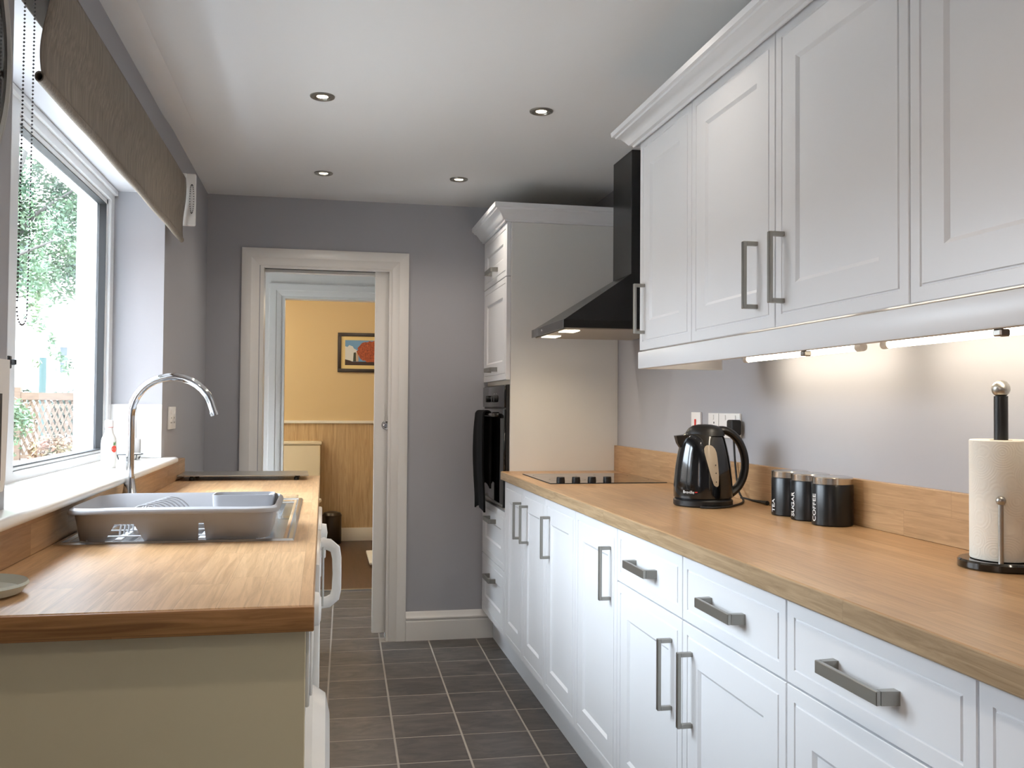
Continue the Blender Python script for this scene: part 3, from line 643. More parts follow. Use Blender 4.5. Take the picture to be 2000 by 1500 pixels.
# ================================================================== RIGHT RUN
WX = .804; TY = 4.231; RY0 = -.6
rw = thing('worktop', (1.08, 1.9, WT), 'long oak block worktop carrying the hob and kettle', 'worktop')
MB().box(WX+.003, RX-.0005, RY0, TY-.0005, WT-TK, WT, .0015, seg=1).build('slab', M_top, rw)
MB().box(WX-.0005, WX+.0035, RY0, TY-.0005, WT-TK, WT-.0012, .0015, seg=1).build('edge_band', M_edger, rw, label='dull oak front edging')
tag(MB().box(RX-.0185, RX-.0005, RY0, TY-.0008, WT+.0003, 1.029, .001, seg=1).build('upstand', M_ups, None), 'oak upstand along the wall behind kettle and canisters', 'upstand')
tag(MB().box(.881, .897, RY0, BY-.03, .001, .135, .001, seg=1).build('plinth', M_cab, None), 'long white plinth under the base cabinets', 'plinth')
def bound(a, b): return (b+G, a-G)
B0, B1, B2y, B3y, B4, B5 = 3.437, 3.002, 2.553, 2.0615, 1.564, 1.0607
ZT, ZM, ZB = .866, .716, .146
def base_unit(y0, y1, label, cat='cabinet'):
    t = thing('base_cabinet', (1.1, (y0+y1)/2, .135), label, cat, 'base cabinets below the long worktop')
    MB().box(XD+.0215, RX-.002, y0+.0008, y1-.0008, .1355, WT-TK-.0005).build('carcass', M_carc, t)
    return t
def door(t, y0, y1, z0, z1, hy=None, hz=(.648, .804), xf=XD, nm='door'):
    d = front_x(xf, y0+G, y1-G, z0+G, z1-G, SH).build(nm, M_cab, t)
    if hy: bar_handle(xf, hy, *hz).build('handle', M_handle, d)
    return d
def drawer(t, y0, y1, z0, z1, ha=None, hb=None, hz=None, xf=XD, rings=DR):
    d = front_x(xf, y0+G, y1-G, z0+G, z1-G, rings).build('drawer', M_cab, t)
    if ha: drawer_handle(xf, ha, hb, hz).build('handle', M_handle, d)
    return d
YM = 3.834
t = base_unit(B0, TY, 'two-door white base cabinet under the hob, with paired handles')
door(t, YM, TY, ZB, ZT, 3.873); door(t, B0, YM, ZB, ZT, 3.742)
t = base_unit(B1, B0, 'single full-height-door base cabinet next to the two-door hob cabinet'); door(t, B1, B0, ZB, ZT, 3.362)
t = base_unit(B2y, B1, 'single full-height-door base cabinet below the kettle'); door(t, B2y, B1, ZB, ZT, 2.618)
t = base_unit(B4, B2y, 'wide base cabinet with two drawers above two doors')
drawer(t, B3y, B2y, ZM, ZT, 2.235, 2.40, .790); drawer(t, B4, B3y, ZM, ZT, 1.735, 1.905, .790)
door(t, B3y, B2y, ZB, ZM, 2.132, (.486, .656)); door(t, B4, B3y, ZB, ZM, 2.005, (.486, .656))
t = base_unit(B5, B4, 'base cabinet with one drawer above a single door, below the paper roll')
drawer(t, B5, B4, ZM, ZT, 1.228, 1.402, .790); door(t, B5, B4, ZB, ZM, 1.13, (.486, .656))
t = base_unit(.56, B5, 'nearest full-height-door base cabinet at the picture edge'); door(t, .56, B5, ZB, ZT, .63)
# --- oven housing
ov = thing('oven_housing', (1.1, 4.54, .135), 'tall white oven cabinet with cornice at the end of the worktop', 'cabinet')
mb = MB(); mb.box(XD+.0215, RX-.001, TY, TY+.018, .1355, 2.066, .001, seg=1); mb.build('side_panel', M_cabin, ov)
mb = MB(); mb.box(XD+.0225, RX-.001, TY+.0185, BY-.001, .1355, .733).build('carcass', M_carc, ov); MB().box(XD+.0225, RX-.001, TY+.0185, BY-.001, 1.312, 2.066).build('carcass', M_carc, ov)
Ta, Tb = TY+.001, BY-.002
def thand(z): return (4.46, 4.63, z)
drawer(ov, Ta, Tb, .147, .448, 4.46, 4.625, .362, rings=SH); drawer(ov, Ta, Tb, .448, .722, 4.46, 4.625, .650, rings=SH)
for z0, z1, hz in ((1.331, 1.814, 1.388), (1.814, 2.068, 1.876)):
    d = front_x(XD, Ta+G, Tb-G, z0+G, z1-G, SH).build('door', M_cab, ov); drawer_handle(XD, 4.46, 4.63, hz).build('handle', M_handle, d)
cprof = [(0, 2.066), (.012, 2.066), (.014, 2.074), (.022, 2.078), (.030, 2.090), (.044, 2.108), (.058, 2.114), (.060, 2.120), (.068, 2.123), (.070, 2.142), (0, 2.142)]
def cornice(path, prof, name, parent, m=M_cab):
    """path of (x, y, ox, oy): corner positions with outward mitre directions"""
    mb = MB(); n = len(prof); vs = []
    for x, y, ox, oy in path: vs += [(x+ox*o, y+oy*o, z) for o, z in prof]
    fs = [(a*n+k, a*n+(k+1) % n, (a+1)*n+(k+1) % n, (a+1)*n+k) for a in range(len(path)-1) for k in range(n)]
    fs += [tuple(range(n)), tuple(range((len(path)-1)*n, len(path)*n))[::-1]]
    return mb.add(vs, fs).build(name, m, parent)
cornice([(XD, BY-.001, -1, 0), (XD, TY, -1, -1), (RX-.001, TY, 0, -1)], cprof, 'cornice', ov)
# --- oven
on = thing('oven', (.9, 4.54, .735), 'black built-in oven in the tall white housing', 'oven')
oa, ob = 4.252, BY-.012
MB().box(XD+.006, RX-.05, oa-.006, ob+.004, .7355, 1.309).build('oven_body', M_blackm, on)
cp = MB().box(XD-.004, XD+.006, oa, ob, 1.204, 1.306, .002).build('control_panel', M_black, on)
for y in (4.44, 4.50, 4.66): MB().lathe([(.017, 0), (.016, -.014), (.001, -.016)], (XD-.004, y, 1.245), 18, 'X').build('knob', M_blackm, cp)
mb = MB(); mb.box(XD-.0045, XD-.004, 4.53, 4.61, 1.235, 1.262); mb.build('display', M_blackg, cp)
mb = MB()
for y, z in ((4.43, 1.268), (4.445, 1.27), (4.49, 1.268), (4.50, 1.27), (4.515, 1.267)): mb.box(XD-.0046, XD-.0042, y, y+.006, z, z+.002)
mb.build('dial_marks', M_print_w, cp, kind='stuff')
od = MB().box(XD-.006, XD+.006, oa, ob, .738, 1.196, .002).build('door', M_blackg, on)
mb = MB(); mb.tube([(XD-.045, oa+.04, 1.168), (XD-.045, ob-.04, 1.168)], .0085, 14)
for y in (oa+.06, ob-.06): mb.box(XD-.042, XD-.005, y-.008, y+.008, 1.160, 1.176, .002)
mb.build('door_handle', M_black, od)
MB().box(XD-.0075, XD-.006, oa+.01, ob-.01, .742, .752).build('trim_strip', M_steel, od)
# towel over the oven handle
mb = MB(); ya, yb2 = 4.46, 4.70; path = []
hx, hz = XD-.045, 1.168; r = .0135
for k in range(10): path.append((hx+r-.001*k*0, .83+(hz-.83)*k/9))
for k in range(1, 9): a = PI*k/9; path.append((hx+r*math.cos(a), hz+r*math.sin(a)))
for k in range(18): s = k/17; path.append((hx-r-.010*math.sin(min(s*4, 1)*PI/2)+.012*s+.002*math.sin(s*9), hz-(hz-.715)*s))
ny = 16; vs = []
for x, z in path:
    s = max(0, hz-z)
    for i in range(ny+1):
        t = i/ny; vs.append((x+(.0045 if x < hx else .0)*math.sin(t*11+s*3)*min(1, s*6), ya+(yb2-ya)*t+.006*math.sin(s*14)*(t-.5), z-(.02*(t-.5)**2*4 if z < .9 else 0)))
n = ny+1
fs = [(a*n+b, a*n+b+1, (a+1)*n+b+1, (a+1)*n+b) for a in range(len(path)-1) for b in range(ny)]
tw = mb.add(vs, fs).build('tea_towel', M_towel, None); tag(tw, 'black tea towel draped over the oven door handle', 'towel')
sm = tw.modifiers.new('thickness', 'SOLIDIFY'); sm.thickness = .009; sm.offset = 1
# --- hob
hb = thing('hob', (1.11, 3.765, WT), 'black ceramic hob with four knobs set in the worktop', 'hob')
MB().box(.862, 1.338, 3.508, 4.020, WT+.0004, WT+.0036, .0012, seg=1).build('glass_plate', M_blackg, hb)
mb = MB(); ringplate(mb, (.8612, 1.3388, 3.5072, 4.0208), (.862, 1.338, 3.508, 4.020), WT+.0005, WT+.003); mb.build('edge_trim', M_gap, hb)
for x in (.91, .972, 1.036, 1.099): MB().lathe([(.0165, WT+.0036), (.0168, WT+.010), (.0158, WT+.024), (.0145, WT+.0255), (.001, WT+.0255)], (x, 3.535, 0), 24).build('knob', M_blackm, hb)
M_zone = mat('zone_print', (58, 57, 56), .15)
for x, y, r in ((.975, 3.68, .075), (1.225, 3.68, .095), (.975, 3.89, .095), (1.225, 3.89, .075)):
    mb = MB(); nn = 36; vs = []
    for rr in (r, r-.0018): vs += [(x+rr*math.cos(2*PI*k/nn), y+rr*math.sin(2*PI*k/nn), WT+.0038) for k in range(nn)]
    mb.add(vs, [(k, (k+1) % nn, nn+(k+1) % nn, nn+k) for k in range(nn)]).build('cooking_zone', M_zone, hb)
# --- hood
hd = thing('cooker_hood', (1.2, 3.75, 1.51), 'black chimney cooker hood with lit lamps above the hob', 'cooker hood')
HX, H0, H1, HZ0, HZ1 = .904, 3.468, 4.030, 1.512, 1.546
cx0, cy0, cy1, cz = 1.219, 3.605, 3.852, 1.752
mb = MB(); mb.box(HX, RX-.001, H0, H1, HZ0+.003, HZ1)
vs = [(HX, H0, HZ1), (RX-.001, H0, HZ1), (RX-.001, H1, HZ1), (HX, H1, HZ1), (cx0, cy0, cz), (RX-.001, cy0, cz), (RX-.001, cy1, cz), (cx0, cy1, cz)]
mb.add(vs, [(0, 1, 5, 4), (1, 2, 6, 5), (2, 3, 7, 6), (3, 0, 4, 7), (4, 5, 6, 7)]).build('canopy', M_hoodm, hd)
MB().box(HX-.004, HX, H0+.002, H1-.002, HZ0, HZ1+.001, .0012, seg=1).build('front_band', M_black, hd)
mb = MB(); mb.box(cx0, RX-.001, cy0, cy1, cz-.03, CZ-.0005, .0015, seg=1); mb.build('chimney', M_hoodm, hd)
mb = MB()
for k in range(4): mb.box(1.265, 1.305, cy0-.0012, cy0-.0002, 1.925+.014*k, 1.928+.014*k)
mb.build('vent_slots', M_steel, hd)
mb = MB(); mb.box(HX+.012, RX-.012, H0+.012, H1-.012, HZ0-.001, HZ0+.004); mb.build('filter', mat('filter_mesh', (176, 166, 152), .38, .8, bump=((300, 300, 10), .4)), hd)
for y in (3.60, 3.90): MB().box(HX+.022, HX+.085, y-.048, y+.048, HZ0-.003, HZ0-.0008, .001, seg=1).build('lamp', M_hglow, hd)
MB().lathe([(.006, 0), (.005, -.003), (.001, -.0035)], (HX-.004, 3.83, 1.53), 14, 'X').build('button', M_chrome, hd)
for y in (3.60, 3.90): light('hood_lamp_light', 'SPOT', (HX+.055, y, HZ0-.006), 5.2, (1, .80, .56), spot_size=2.7, spot_blend=.8, shadow_soft_size=.03)
# --- wall cabinets
UX = .973; UT, UB = 2.050, 1.386
U0, U1, U2, U3, U4 = 2.797, 2.374, 1.8965, 1.415, .60
def wall_unit(y0, y1, label):
    t = thing('wall_cabinet', (1.17, (y0+y1)/2, UB), label, 'cabinet', 'wall cabinets above the long worktop')
    MB().box(UX+.0215, RX-.001, y0+.0006, y1-.0006, UB+.001, UT).build('carcass', M_cabin, t)
    return t
t = wall_unit(U1, U0, 'single-door wall cabinet beside the cooker hood'); door(t, U1, U0, UB, UT, 2.752, (1.437, 1.592), xf=UX)
t = wall_unit(U3, U1, 'double-door wall cabinet with paired handles, over kettle and canisters')
door(t, U2, U1, UB, UT, 1.985, (1.437, 1.592), xf=UX); door(t, U3, U2, UB, UT, 1.858, (1.437, 1.592), xf=UX)
t = wall_unit(U4, U3, 'nearest wall cabinet, cut off by the picture edge'); door(t, U4+.30, U3, UB, UT, 1.0, (1.437, 1.592), xf=UX); door(t, U4, U4+.30, UB, UT, xf=UX)
uprof = [(0, 2.050), (.010, 2.050), (.012, 2.034), (.016, 2.034), (.018, 2.040), (.026, 2.043), (.034, 2.054), (.044, 2.066), (.056, 2.071), (.058, 2.076), (.066, 2.078), (.068, 2.092), (0, 2.092)]
uprof = [(o*1.1, z) for o, z in uprof]
co = cornice([(UX, U4, -1, 0), (UX, U0, -1, 1), (RX-.001, U0, 0, 1)], uprof, 'cornice', None); tag(co, 'white cornice moulding along the top of the wall cabinets', 'cornice')
mb = MB(); mb.box(UX-.003, UX+.016, U4, U0+.006, 1.330, UB-.0025, .003).box(UX+.014, RX-.12, U0-.013, U0+.006, 1.330, UB-.0025, .002)
pel = tag(mb.build('light_pelmet', M_cab, None), 'white pelmet strip under the wall cabinets hiding the lights', 'pelmet')
for y in (1.79, 1.215): MB().box(UX+.006, UX+.024, y-.009, y+.009, 1.319, 1.3299, .002, seg=1).build('clip', M_handle, pel)
# --- strip lights
for k, (y0, y1) in enumerate(((2.02, 2.60), (1.32, 1.89))):
    sl = thing('strip_light', (1.25, (y0+y1)/2, 1.34), ('lit strip light under the double-door wall cabinet' if k == 0 else 'lit strip light under the nearest wall cabinet, above the paper roll'), 'light', 'strip lights under the wall cabinets')
    MB().box(1.23, 1.27, y0-.03, y1+.03, 1.366, UB-.0002, .003).build('housing', M_wplast, sl)
    MB().tube([(1.25, y0, 1.356), (1.25, y1, 1.356)], .0085, 14).build('tube', M_tube, sl)
    for y, yy in ((y0-.025, y0), (y1, y1+.025)): MB().tube([(1.25, y, 1.356), (1.25, yy, 1.356)], .010, 14).build('end_cap', M_wplast, sl)
# --- wall plates
fs1 = plate('fused_switch', 3.229, 3.315, 1.107, 1.193, RX-.0005, -1, 'white cooker switch with red rocker above the hob end of the upstand', 'switch')
rocker(fs1, 3.272, 1.152, RX-.0005, -1, M_red, .012, .030)
ds1 = plate('wall_socket', 2.897, 3.156, 1.106, 1.191, RX-.0005, -1, 'white double socket with black plug behind the kettle', 'socket')
MB().box(RX-.0093, RX-.0083, 3.0625, 3.0635, 1.107, 1.190).build('joint', M_gap, ds1)
for y in (3.01, 3.11, 2.93): rocker(ds1, y, 1.176, RX-.0005, -1)
for dy, dz in ((0, .012), (-.011, -.008), (.011, -.008)): MB().box(RX-.0091, RX-.0084, 3.105+dy-.003, 3.105+dy+.003, 1.145+dz-.0035, 1.145+dz+.0035).build('pin_hole', M_gap, ds1)
# --- kettle
kx, ky, kz = 1.146, 2.70, WT
kt = thing('kettle', (kx, ky, kz), 'glossy black electric kettle on the worktop with its cord plugged in', 'kettle')
HA = -.10
hd_ = Vector((math.cos(HA), math.sin(HA), 0))
MB().lathe([(.086, 0), (.090, .004), (.090, .018), (.082, .024)], (kx, ky, kz+.0005), 48).build('power_base', M_blackm, kt)
body = [(.084, .022), (.090, .027), (.0905, .045), (.089, .080), (.0855, .115), (.080, .150), (.0735, .180), (.067, .203), (.061, .216), (.057, .220)]
bo_ = MB().lathe(body, (kx, ky, kz), 56, sx=1, sy=.94).build('body', M_black, kt)
MB().lathe([(.060, .214), (.058, .224), (.050, .236), (.038, .244), (.020, .248), (.001, .249)], (kx+.006, ky, kz), 48).build('lid', M_blackm, kt)
# spout: wedge on the far-left side
sd2 = -hd_; sw = Vector((-sd2.y, sd2.x, 0))
mb = MB(); c0 = Vector((kx, ky, kz)); vs = []
for (o, z, wd) in ((.056, .150, .008), (.050, .216, .034), (.088, .213, .016), (.082, .190, .012)):
    for s in (-1, 1): vs.append(c0+sd2*o+sw*s*wd+Vector((0, 0, z)))
mb.add(vs, [(0, 1, 7, 6), (6, 7, 5, 4), (4, 5, 3, 2), (0, 6, 4, 2), (1, 3, 5, 7), (0, 2, 3, 1)]).build('spout', M_blackm, kt)
# handle: loop from lid down to base
hp = [(.030, .226), (.062, .231), (.090, .220), (.113, .196), (.127, .165), (.1325, .135), (.131, .105), (.123, .078), (.109, .055), (.092, .040), (.082, .034)]
def spline(P, k=5):
    out = []
    for i in range(len(P)-1):
        p0, p1, p2, p3 = [Vector(P[max(0, min(len(P)-1, i+d))]) for d in (-1, 0, 1, 2)]
        for s in range(k):
            t = s/k; out.append(.5*((2*p1)+(p2-p0)*t+(2*p0-5*p1+4*p2-p3)*t*t+(3*p1-p0-3*p2+p3)*t*t*t))
    out.append(Vector(P[-1])); return out
pts = spline([c0+hd_*a+Vector((0, 0, b)) for a, b in hp])
MB().tube(pts, [.0165-.002*math.sin(PI*i/(len(pts)-1)) for i in range(len(pts))], 14, flat=(1.25, .8)).build('handle', M_blackm, kt)
# water gauge strip facing the viewer's right
cang = math.atan2(-ky, -kx)+.55
def kr(z):
    for (r0, z0_), (r1, z1_) in zip(body, body[1:]):
        if z0_ <= z <= z1_: return r0+(r1-r0)*(z-z0_)/(z1_-z0_)
    return body[-1][0]
def gauge(off, zs, ws, lift):
    mb = MB(); vs = []; nn = 6
    for z, (a, b) in zip(zs, ws):
        for i in range(nn+1):
            s = a+(b-a)*i/nn; th = cang+s/.08; r = kr(z)+lift; vs.append((kx+r*math.cos(th), ky+r*math.sin(th)*.94, kz+z))
    return mb.add(vs, [(a*(nn+1)+b, a*(nn+1)+b+1, (a+1)*(nn+1)+b+1, (a+1)*(nn+1)+b) for a in range(len(zs)-1) for b in range(nn)])
gz = [.064, .067, .072, .085, .10, .115, .13, .15, .165, .176, .183, .187]
gw = [(-.007, -.002), (-.0115, .0005), (-.014, .001), (-.018, .002), (-.022, .0025), (-.0255, .0025), (-.029, .0025), (-.034, .002), (-.038, .001), (-.039, -.003), (-.036, -.009), (-.030, -.016)]
gg = gauge(0, gz, gw, .0012).build('water_gauge', M_amber, kt)
mb = MB()
for z in (.078, .104, .128): 
    th = cang-.006/.08; r = kr(z)+.0018; mb.ball((kx+r*math.cos(th), ky+r*math.sin(th)*.94, kz+z), .0018, 6)
mb.build('level_marks', M_blackm, kt)
# text helper
def text_mesh(s, size, bold=0):
    cu = bpy.data.curves.new('lettering_tmp', 'FONT'); cu.body = s; cu.size = size; cu.offset = bold; cu.resolution_u = 3
    o = bpy.data.objects.new('lettering_tmp', cu); COL.objects.link(o)
    dg = bpy.context.evaluated_depsgraph_get(); me = bpy.data.meshes.new_from_object(o.evaluated_get(dg))
    vs = [tuple(q.co) for q in me.vertices]; fs = [list(p.vertices) for p in me.polygons]
    bpy.data.objects.remove(o); bpy.data.curves.remove(cu); bpy.data.meshes.remove(me)
    return vs, fs
vs, fs = text_mesh('Breville', .0125); wmax = max(p[0] for p in vs)
cb = math.atan2(-ky, -kx)-.48
def wrapk(a, z, lift=.0006): th = cb+(a-wmax/2)/.088; r = kr(z)+lift; return (kx+r*math.cos(th), ky+r*math.sin(th)*.94, kz+z)
mb = MB(); mb.add([wrapk(x, .042+y) for x, y, z in vs], fs); mb.add([wrapk(wmax+.002+.008*i, .0445+.003*j) for i, j in ((0, 0), (1, .3), (1, 1.2), (0, 1))], [(0, 1, 2, 3)], 1)
mb.build('lettering', [M_print_w, M_red], kt)
# cord and plug
P = [(1.10, 2.612, WT+.004), (1.14, 2.595, WT+.0035), (1.20, 2.625, WT+.0035), (1.27, 2.70, WT+.0035), (1.315, 2.775, WT+.006), (1.325, 2.83, WT+.03), (1.338, 2.88, WT+.09), (1.340, 2.898, WT+.17), (1.338, 2.899, 1.125)]
MB().tube(spline(P), .0034, 8).build('cord', M_rubber, kt)
P = [(1.318, 2.80, WT+.012), (1.325, 2.78, WT+.011), (1.332, 2.735, WT+.008), (1.338, 2.69, WT+.008), (1.340, 2.66, WT+.008)]
pts = spline(P); MB().tube(pts, [.003+.004*max(0, (i/(len(pts)-1)-.4)/.6) for i in range(len(pts))], 8).build('cord_tie', M_rubber, kt)
MB().box(RX-.045, RX-.0095, 2.876, 2.922, 1.118, 1.170, .007, seg=3).build('plug', M_rubber, kt)
# --- canisters
M_can = mat('black_canister_lacquer', (9, 9, 10), .3)
def canister(y, word, label, x=1.291):
    t = thing('canister', (x, y, WT), label, 'canister', 'black canisters against the upstand')
    MB().lathe([(.049, .0005), (.0515, .003), (.0515, .103), (.050, .106)], (x, y, WT), 48).build('body', M_can, t)
    MB().lathe([(.0505, .106), (.0512, .1065), (.0512, .122), (.0495, .1245), (.044, .1255), (.001, .1255)], (x, y, WT), 48).build('lid', mat('polished_steel_lid', (214, 210, 204), .16, 1), t)
    vs, fs = text_mesh(word, .0205, .00035); R = .0519
    out = []
    for a, b, c in vs: th = PI-(b-.0075)/R; out.append((x+R*math.cos(th), y+R*math.sin(th), WT+.010+a))
    MB().add(out, fs).build('lettering', M_print_w, t, label='raised white word '+word)
canister(2.204, 'COFFEE', 'black canister marked COFFEE with steel lid'); canister(2.315, 'SUGAR', 'black canister marked SUGAR with steel lid'); canister(2.426, 'TEA', 'black canister marked TEA with steel lid')
# --- paper towel stand
px, py = 1.268, 1.562
ph = thing('paper_towel_holder', (px, py, WT), 'black kitchen paper stand with steel ball knob and side arm', 'paper holder')
MB().lathe([(.074, .0005), (.077, .003), (.077, .013), (.074, .0165), (.001, .0165)], (px, py, WT), 56).build('base', M_black, ph)
MB().lathe([(.0125, .0165), (.0125, .326)], (px, py, WT), 24).build('pole', M_blackm, ph)
MB().ball((px, py, WT+.340), .0165, 16).build('knob', M_steel, ph)
vd = Vector((-px, -py, 0)).normalized(); vr = Vector((-vd.y, vd.x, 0))
ac = Vector((px, py, 0))+vd*.0635+vr*-.001
ar = MB().lathe([(.0048, .0165), (.0048, .125)], (ac.x, ac.y, WT), 16).build('arm', M_steel, ph)
MB().ball((ac.x, ac.y, WT+.132), .0088, 14).build('ball_tip', M_steel, ar)
rl = thing('paper_roll', (px, py, WT+.017), 'thick cream kitchen roll on the black paper stand', 'paper roll')
mb = MB(); R0 = .0555
mb.lathe([(.020, .0195), (R0-.001, .018), (R0, .020), (R0, .241), (R0-.002, .2432), (.020, .242)], (px, py, WT), 64); mb.build('paper', M_paper, rl)
MB().lathe([(.0195, .019), (.0195, .2425), (.0165, .2425), (.0165, .019), (.0195, .019)], (px, py, WT), 28).build('core', mat('card_core', (170, 140, 104), .9), rl)
# --- downlights
for i, (x, y) in enumerate(DOWN[:4]):
    lab = ['dark-rimmed ceiling downlight, nearer one on the window side', 'dark-rimmed ceiling downlight, nearer one on the wall-cabinet side', 'dark-rimmed ceiling downlight nearest the doorway', 'dark-rimmed ceiling downlight nearest the oven housing'][i]
    t = thing('downlight', (x, y, CZ-.006), lab, 'light', 'recessed ceiling downlights')
    MB().lathe([(.026, -.002), (.028, -.0055), (.034, -.007), (.041, -.0045), (.042, -.0002)], (x, y, CZ), 36).build('bezel', M_handle, t)
    MB().lathe([(.0265, -.0012), (.012, -.0028), (.001, -.003)], (x, y, CZ), 28).build('lamp', M_glow, t)
# ================================================================== BATHROOM THINGS
to = thing('toilet', (-.19, 8.2, .002), 'cream ceramic toilet with tall cistern against the wood panelling', 'toilet')
M_cer = mat('cream_ceramic', (226, 214, 190), .2)
MB().box(-.355, -.020, 8.275, B3-.013, .40, .862, .012, seg=3).build('cistern', M_cer, to)
MB().box(-.365, -.010, 8.265, B3-.0125, .863, .892, .008, seg=2).build('cistern_lid', M_cer, to)
mb = MB(); vs = []; n = 28; prof = [(.11, .11, .002), (.11, .12, .10), (.13, .16, .22), (.17, .235, .36), (.178, .245, .39)]
for rx, ry, z in prof: vs += [(-.19+rx*math.cos(2*PI*k/n), 8.05+ry*math.sin(2*PI*k/n), z) for k in range(n)]
mb.add(vs, [(a*n+k, a*n+(k+1) % n, (a+1)*n+(k+1) % n, (a+1)*n+k) for a in range(4) for k in range(n)]+[tuple(range(n)), tuple(range(4*n, 5*n))]).build('bowl', M_cer, to)
mb = MB(); mb.lathe([(.18, .391), (.185, .40), (.182, .415), (.001, .418)], (-.19, 8.05, 0), 28, sx=1, sy=1.32).build('seat_lid', M_wplast, to)
MB().box(-.28, -.10, 8.20, 8.276, .30, .41, .01).build('neck', M_cer, to)
pc = thing('picture', (.33, B3, 1.50), 'dark-framed landscape picture with a red tree on the yellow wall', 'picture')
M_frame = mat('dark_brown_frame', (38, 24, 16), .4); M_mat = mat('cream_mount', (222, 200, 146), .8)
fx0, fx1, fz0, fz1 = .119, .60, 1.503, 1.855; yb = B3-.0005; t_ = .031
mb = MB(); mb.box(fx0, fx1, yb-.022, yb, fz0, fz0+t_, .002).box(fx0, fx1, yb-.022, yb, fz1-t_, fz1, .002).box(fx0, fx0+t_, yb-.0215, yb, fz0, fz1, .002).box(fx1-t_, fx1, yb-.0215, yb, fz0, fz1, .002)
mb.build('frame', M_frame, pc)
MB().box(fx0+.02, fx1-.02, yb-.010, yb-.004, fz0+.02, fz1-.02).build('mount', M_mat, pc)
pa, pb, pz0, pz1 = .184, .535, 1.566, 1.790
cols = [mat('print_sky', (104, 150, 196), .6), mat('print_cloud', (206, 210, 214), .6), mat('print_tower', (60, 64, 50), .6), mat('print_red_tree', (156, 66, 36), .6, var=(70, (112, 44, 26), (188, 92, 50))), mat('print_ground', (58, 40, 36), .6), mat('print_tower_lit', (176, 150, 128), .6)]
mb = MB(); Yp = yb-.0104
def fp(poly, k, lay): mb.add([(x, Yp-.00015*lay, z) for x, z in poly], [tuple(range(len(poly)))], k)
fp([(pa, pz0), (pb, pz0), (pb, pz1), (pa, pz1)], 0, 0)
fp([(pa, 1.60), (.30, 1.60), (.29, 1.70), (.262, 1.715), (.25, 1.735), (.22, 1.745), (.205, 1.728), (pa, 1.735)], 1, 1)
fp([(pa, pz0), (pb, pz0), (pb, 1.60), (.25, 1.598), (.225, 1.608), (pa, 1.618)], 4, 2)
fp([(.255, 1.60), (.282, 1.60), (.280, 1.685), (.275, 1.68), (.262, 1.68), (.259, 1.673)], 2, 3)
fp([(.283, 1.60), (.302, 1.60), (.303, 1.675), (.292, 1.684), (.282, 1.675)], 5, 3)
rng = random.Random(3); blob = [(.42+.128*math.cos(2*PI*k/40)*(1+rng.uniform(-.07, .07)), 1.69+.095*math.sin(2*PI*k/40)*(1+rng.uniform(-.07, .07))) for k in range(40)]
blob = [(min(x, pb), max(pz0+.02, min(z, pz1-.002))) for x, z in blob]
fp(blob, 3, 4); fp([(pa, pz0), (pb, pz0), (pb, 1.583), (pa, 1.588)], 4, 5)
mb.build('print', cols, pc)
bn = thing('pedal_bin', (.085, 8.30, .002), 'dark steel pedal bin beside the toilet', 'bin')
M_bin = mat('dark_bin', (70, 62, 54), .3, .7)
MB().lathe([(.078, .003), (.082, .01), (.082, .235), (.080, .24)], (.085, 8.31, 0), 28).build('body', M_bin, bn)
MB().lathe([(.084, .24), (.084, .252), (.07, .272), (.03, .282), (.001, .283)], (.085, 8.31, 0), 28).build('lid', M_bin, bn)
MB().box(.07, .10, 8.19, 8.24, .004, .016, .003).build('pedal', M_blackm, bn)
sc_ = thing('bathroom_scales', (.50, 7.36, .002), 'flat white bathroom scales on the brown floor behind the sliding door', 'scales')
MB().box(.352, .66, 7.07, 7.66, .014, .036, .006).build('platform', M_wplast, sc_)
for x in (.40, .61):
    for y in (7.13, 7.60): MB().lathe([(.018, .002), (.018, .0145)], (x, y, 0), 12).build('foot', M_blackm, sc_)
# ================================================================== GARDEN
M_ground = mat('pale_paving', (140, 137, 131), .9, var=(1.2, (126, 122, 115), (154, 150, 144)))
struct('ground_garden', MB().box(-16, -1.62, -6, 40, -.3, .12), M_ground, 'pale garden ground outside the window')
struct('wall_added_block', MB().box(-7.0, -6.7, -6, 15.5, .12, 2.5), mat('added_wall_grey', (118, 108, 100), .9, var=((2, 2, 14), (104, 95, 88), (134, 124, 116))), 'unseen grey wall added to block low sky opposite the kitchen window')  # added, unseen: cuts low sky light on the wall cabinets
struct('wall_added_shade', MB().box(-12, -3.4, -9, -1.1, .12, 5.6), mat('added_shade_brick', (122, 98, 84), .9, var=((2, 2, 14), (106, 84, 72), (138, 112, 96))), 'unseen brick-coloured block added to shade the kitchen window reveal')  # added, unseen: keeps sky light off the far window reveal
hs = thing('house', (-8, 27.5, .12), 'white rendered house across the garden, partly hidden by the tree', 'house')
MB().box(-14, -2.6, 27, 33, .12, 10.5).build('wall', M_render, hs)
M_pink = mat('red_gutter_board', (150, 72, 64), .7); M_pane = mat('dim_house_pane', (50, 60, 66), .1)
MB().prism([(-6.35, 7.22), (-5.4, 7.02), (-5.4, 6.86), (-6.35, 7.06)], 'Y', 26.85, 27).build('gutter', M_pink, hs)
def hwin(x0, x1, z0, z1):
    mb = MB(); mb.box(x0, x1, 26.93, 27, z0, z0+.09).box(x0, x1, 26.93, 27, z1-.07, z1).box(x0, x0+.07, 26.94, 27, z0, z1).box(x1-.07, x1, 26.94, 27, z0, z1)
    f_ = mb.build('window', M_pvc, hs); MB().box(x0+.05, x1-.05, 26.96, 26.985, z0+.05, z1-.05).build('pane', M_pane, f_)
hwin(-7.02, -6.70, 1.93, 2.78); hwin(-6.9, -6.2, 4.5, 5.6); hwin(-8.6, -7.7, 4.5, 5.6); hwin(-9.4, -8.5, 1.7, 3.0)
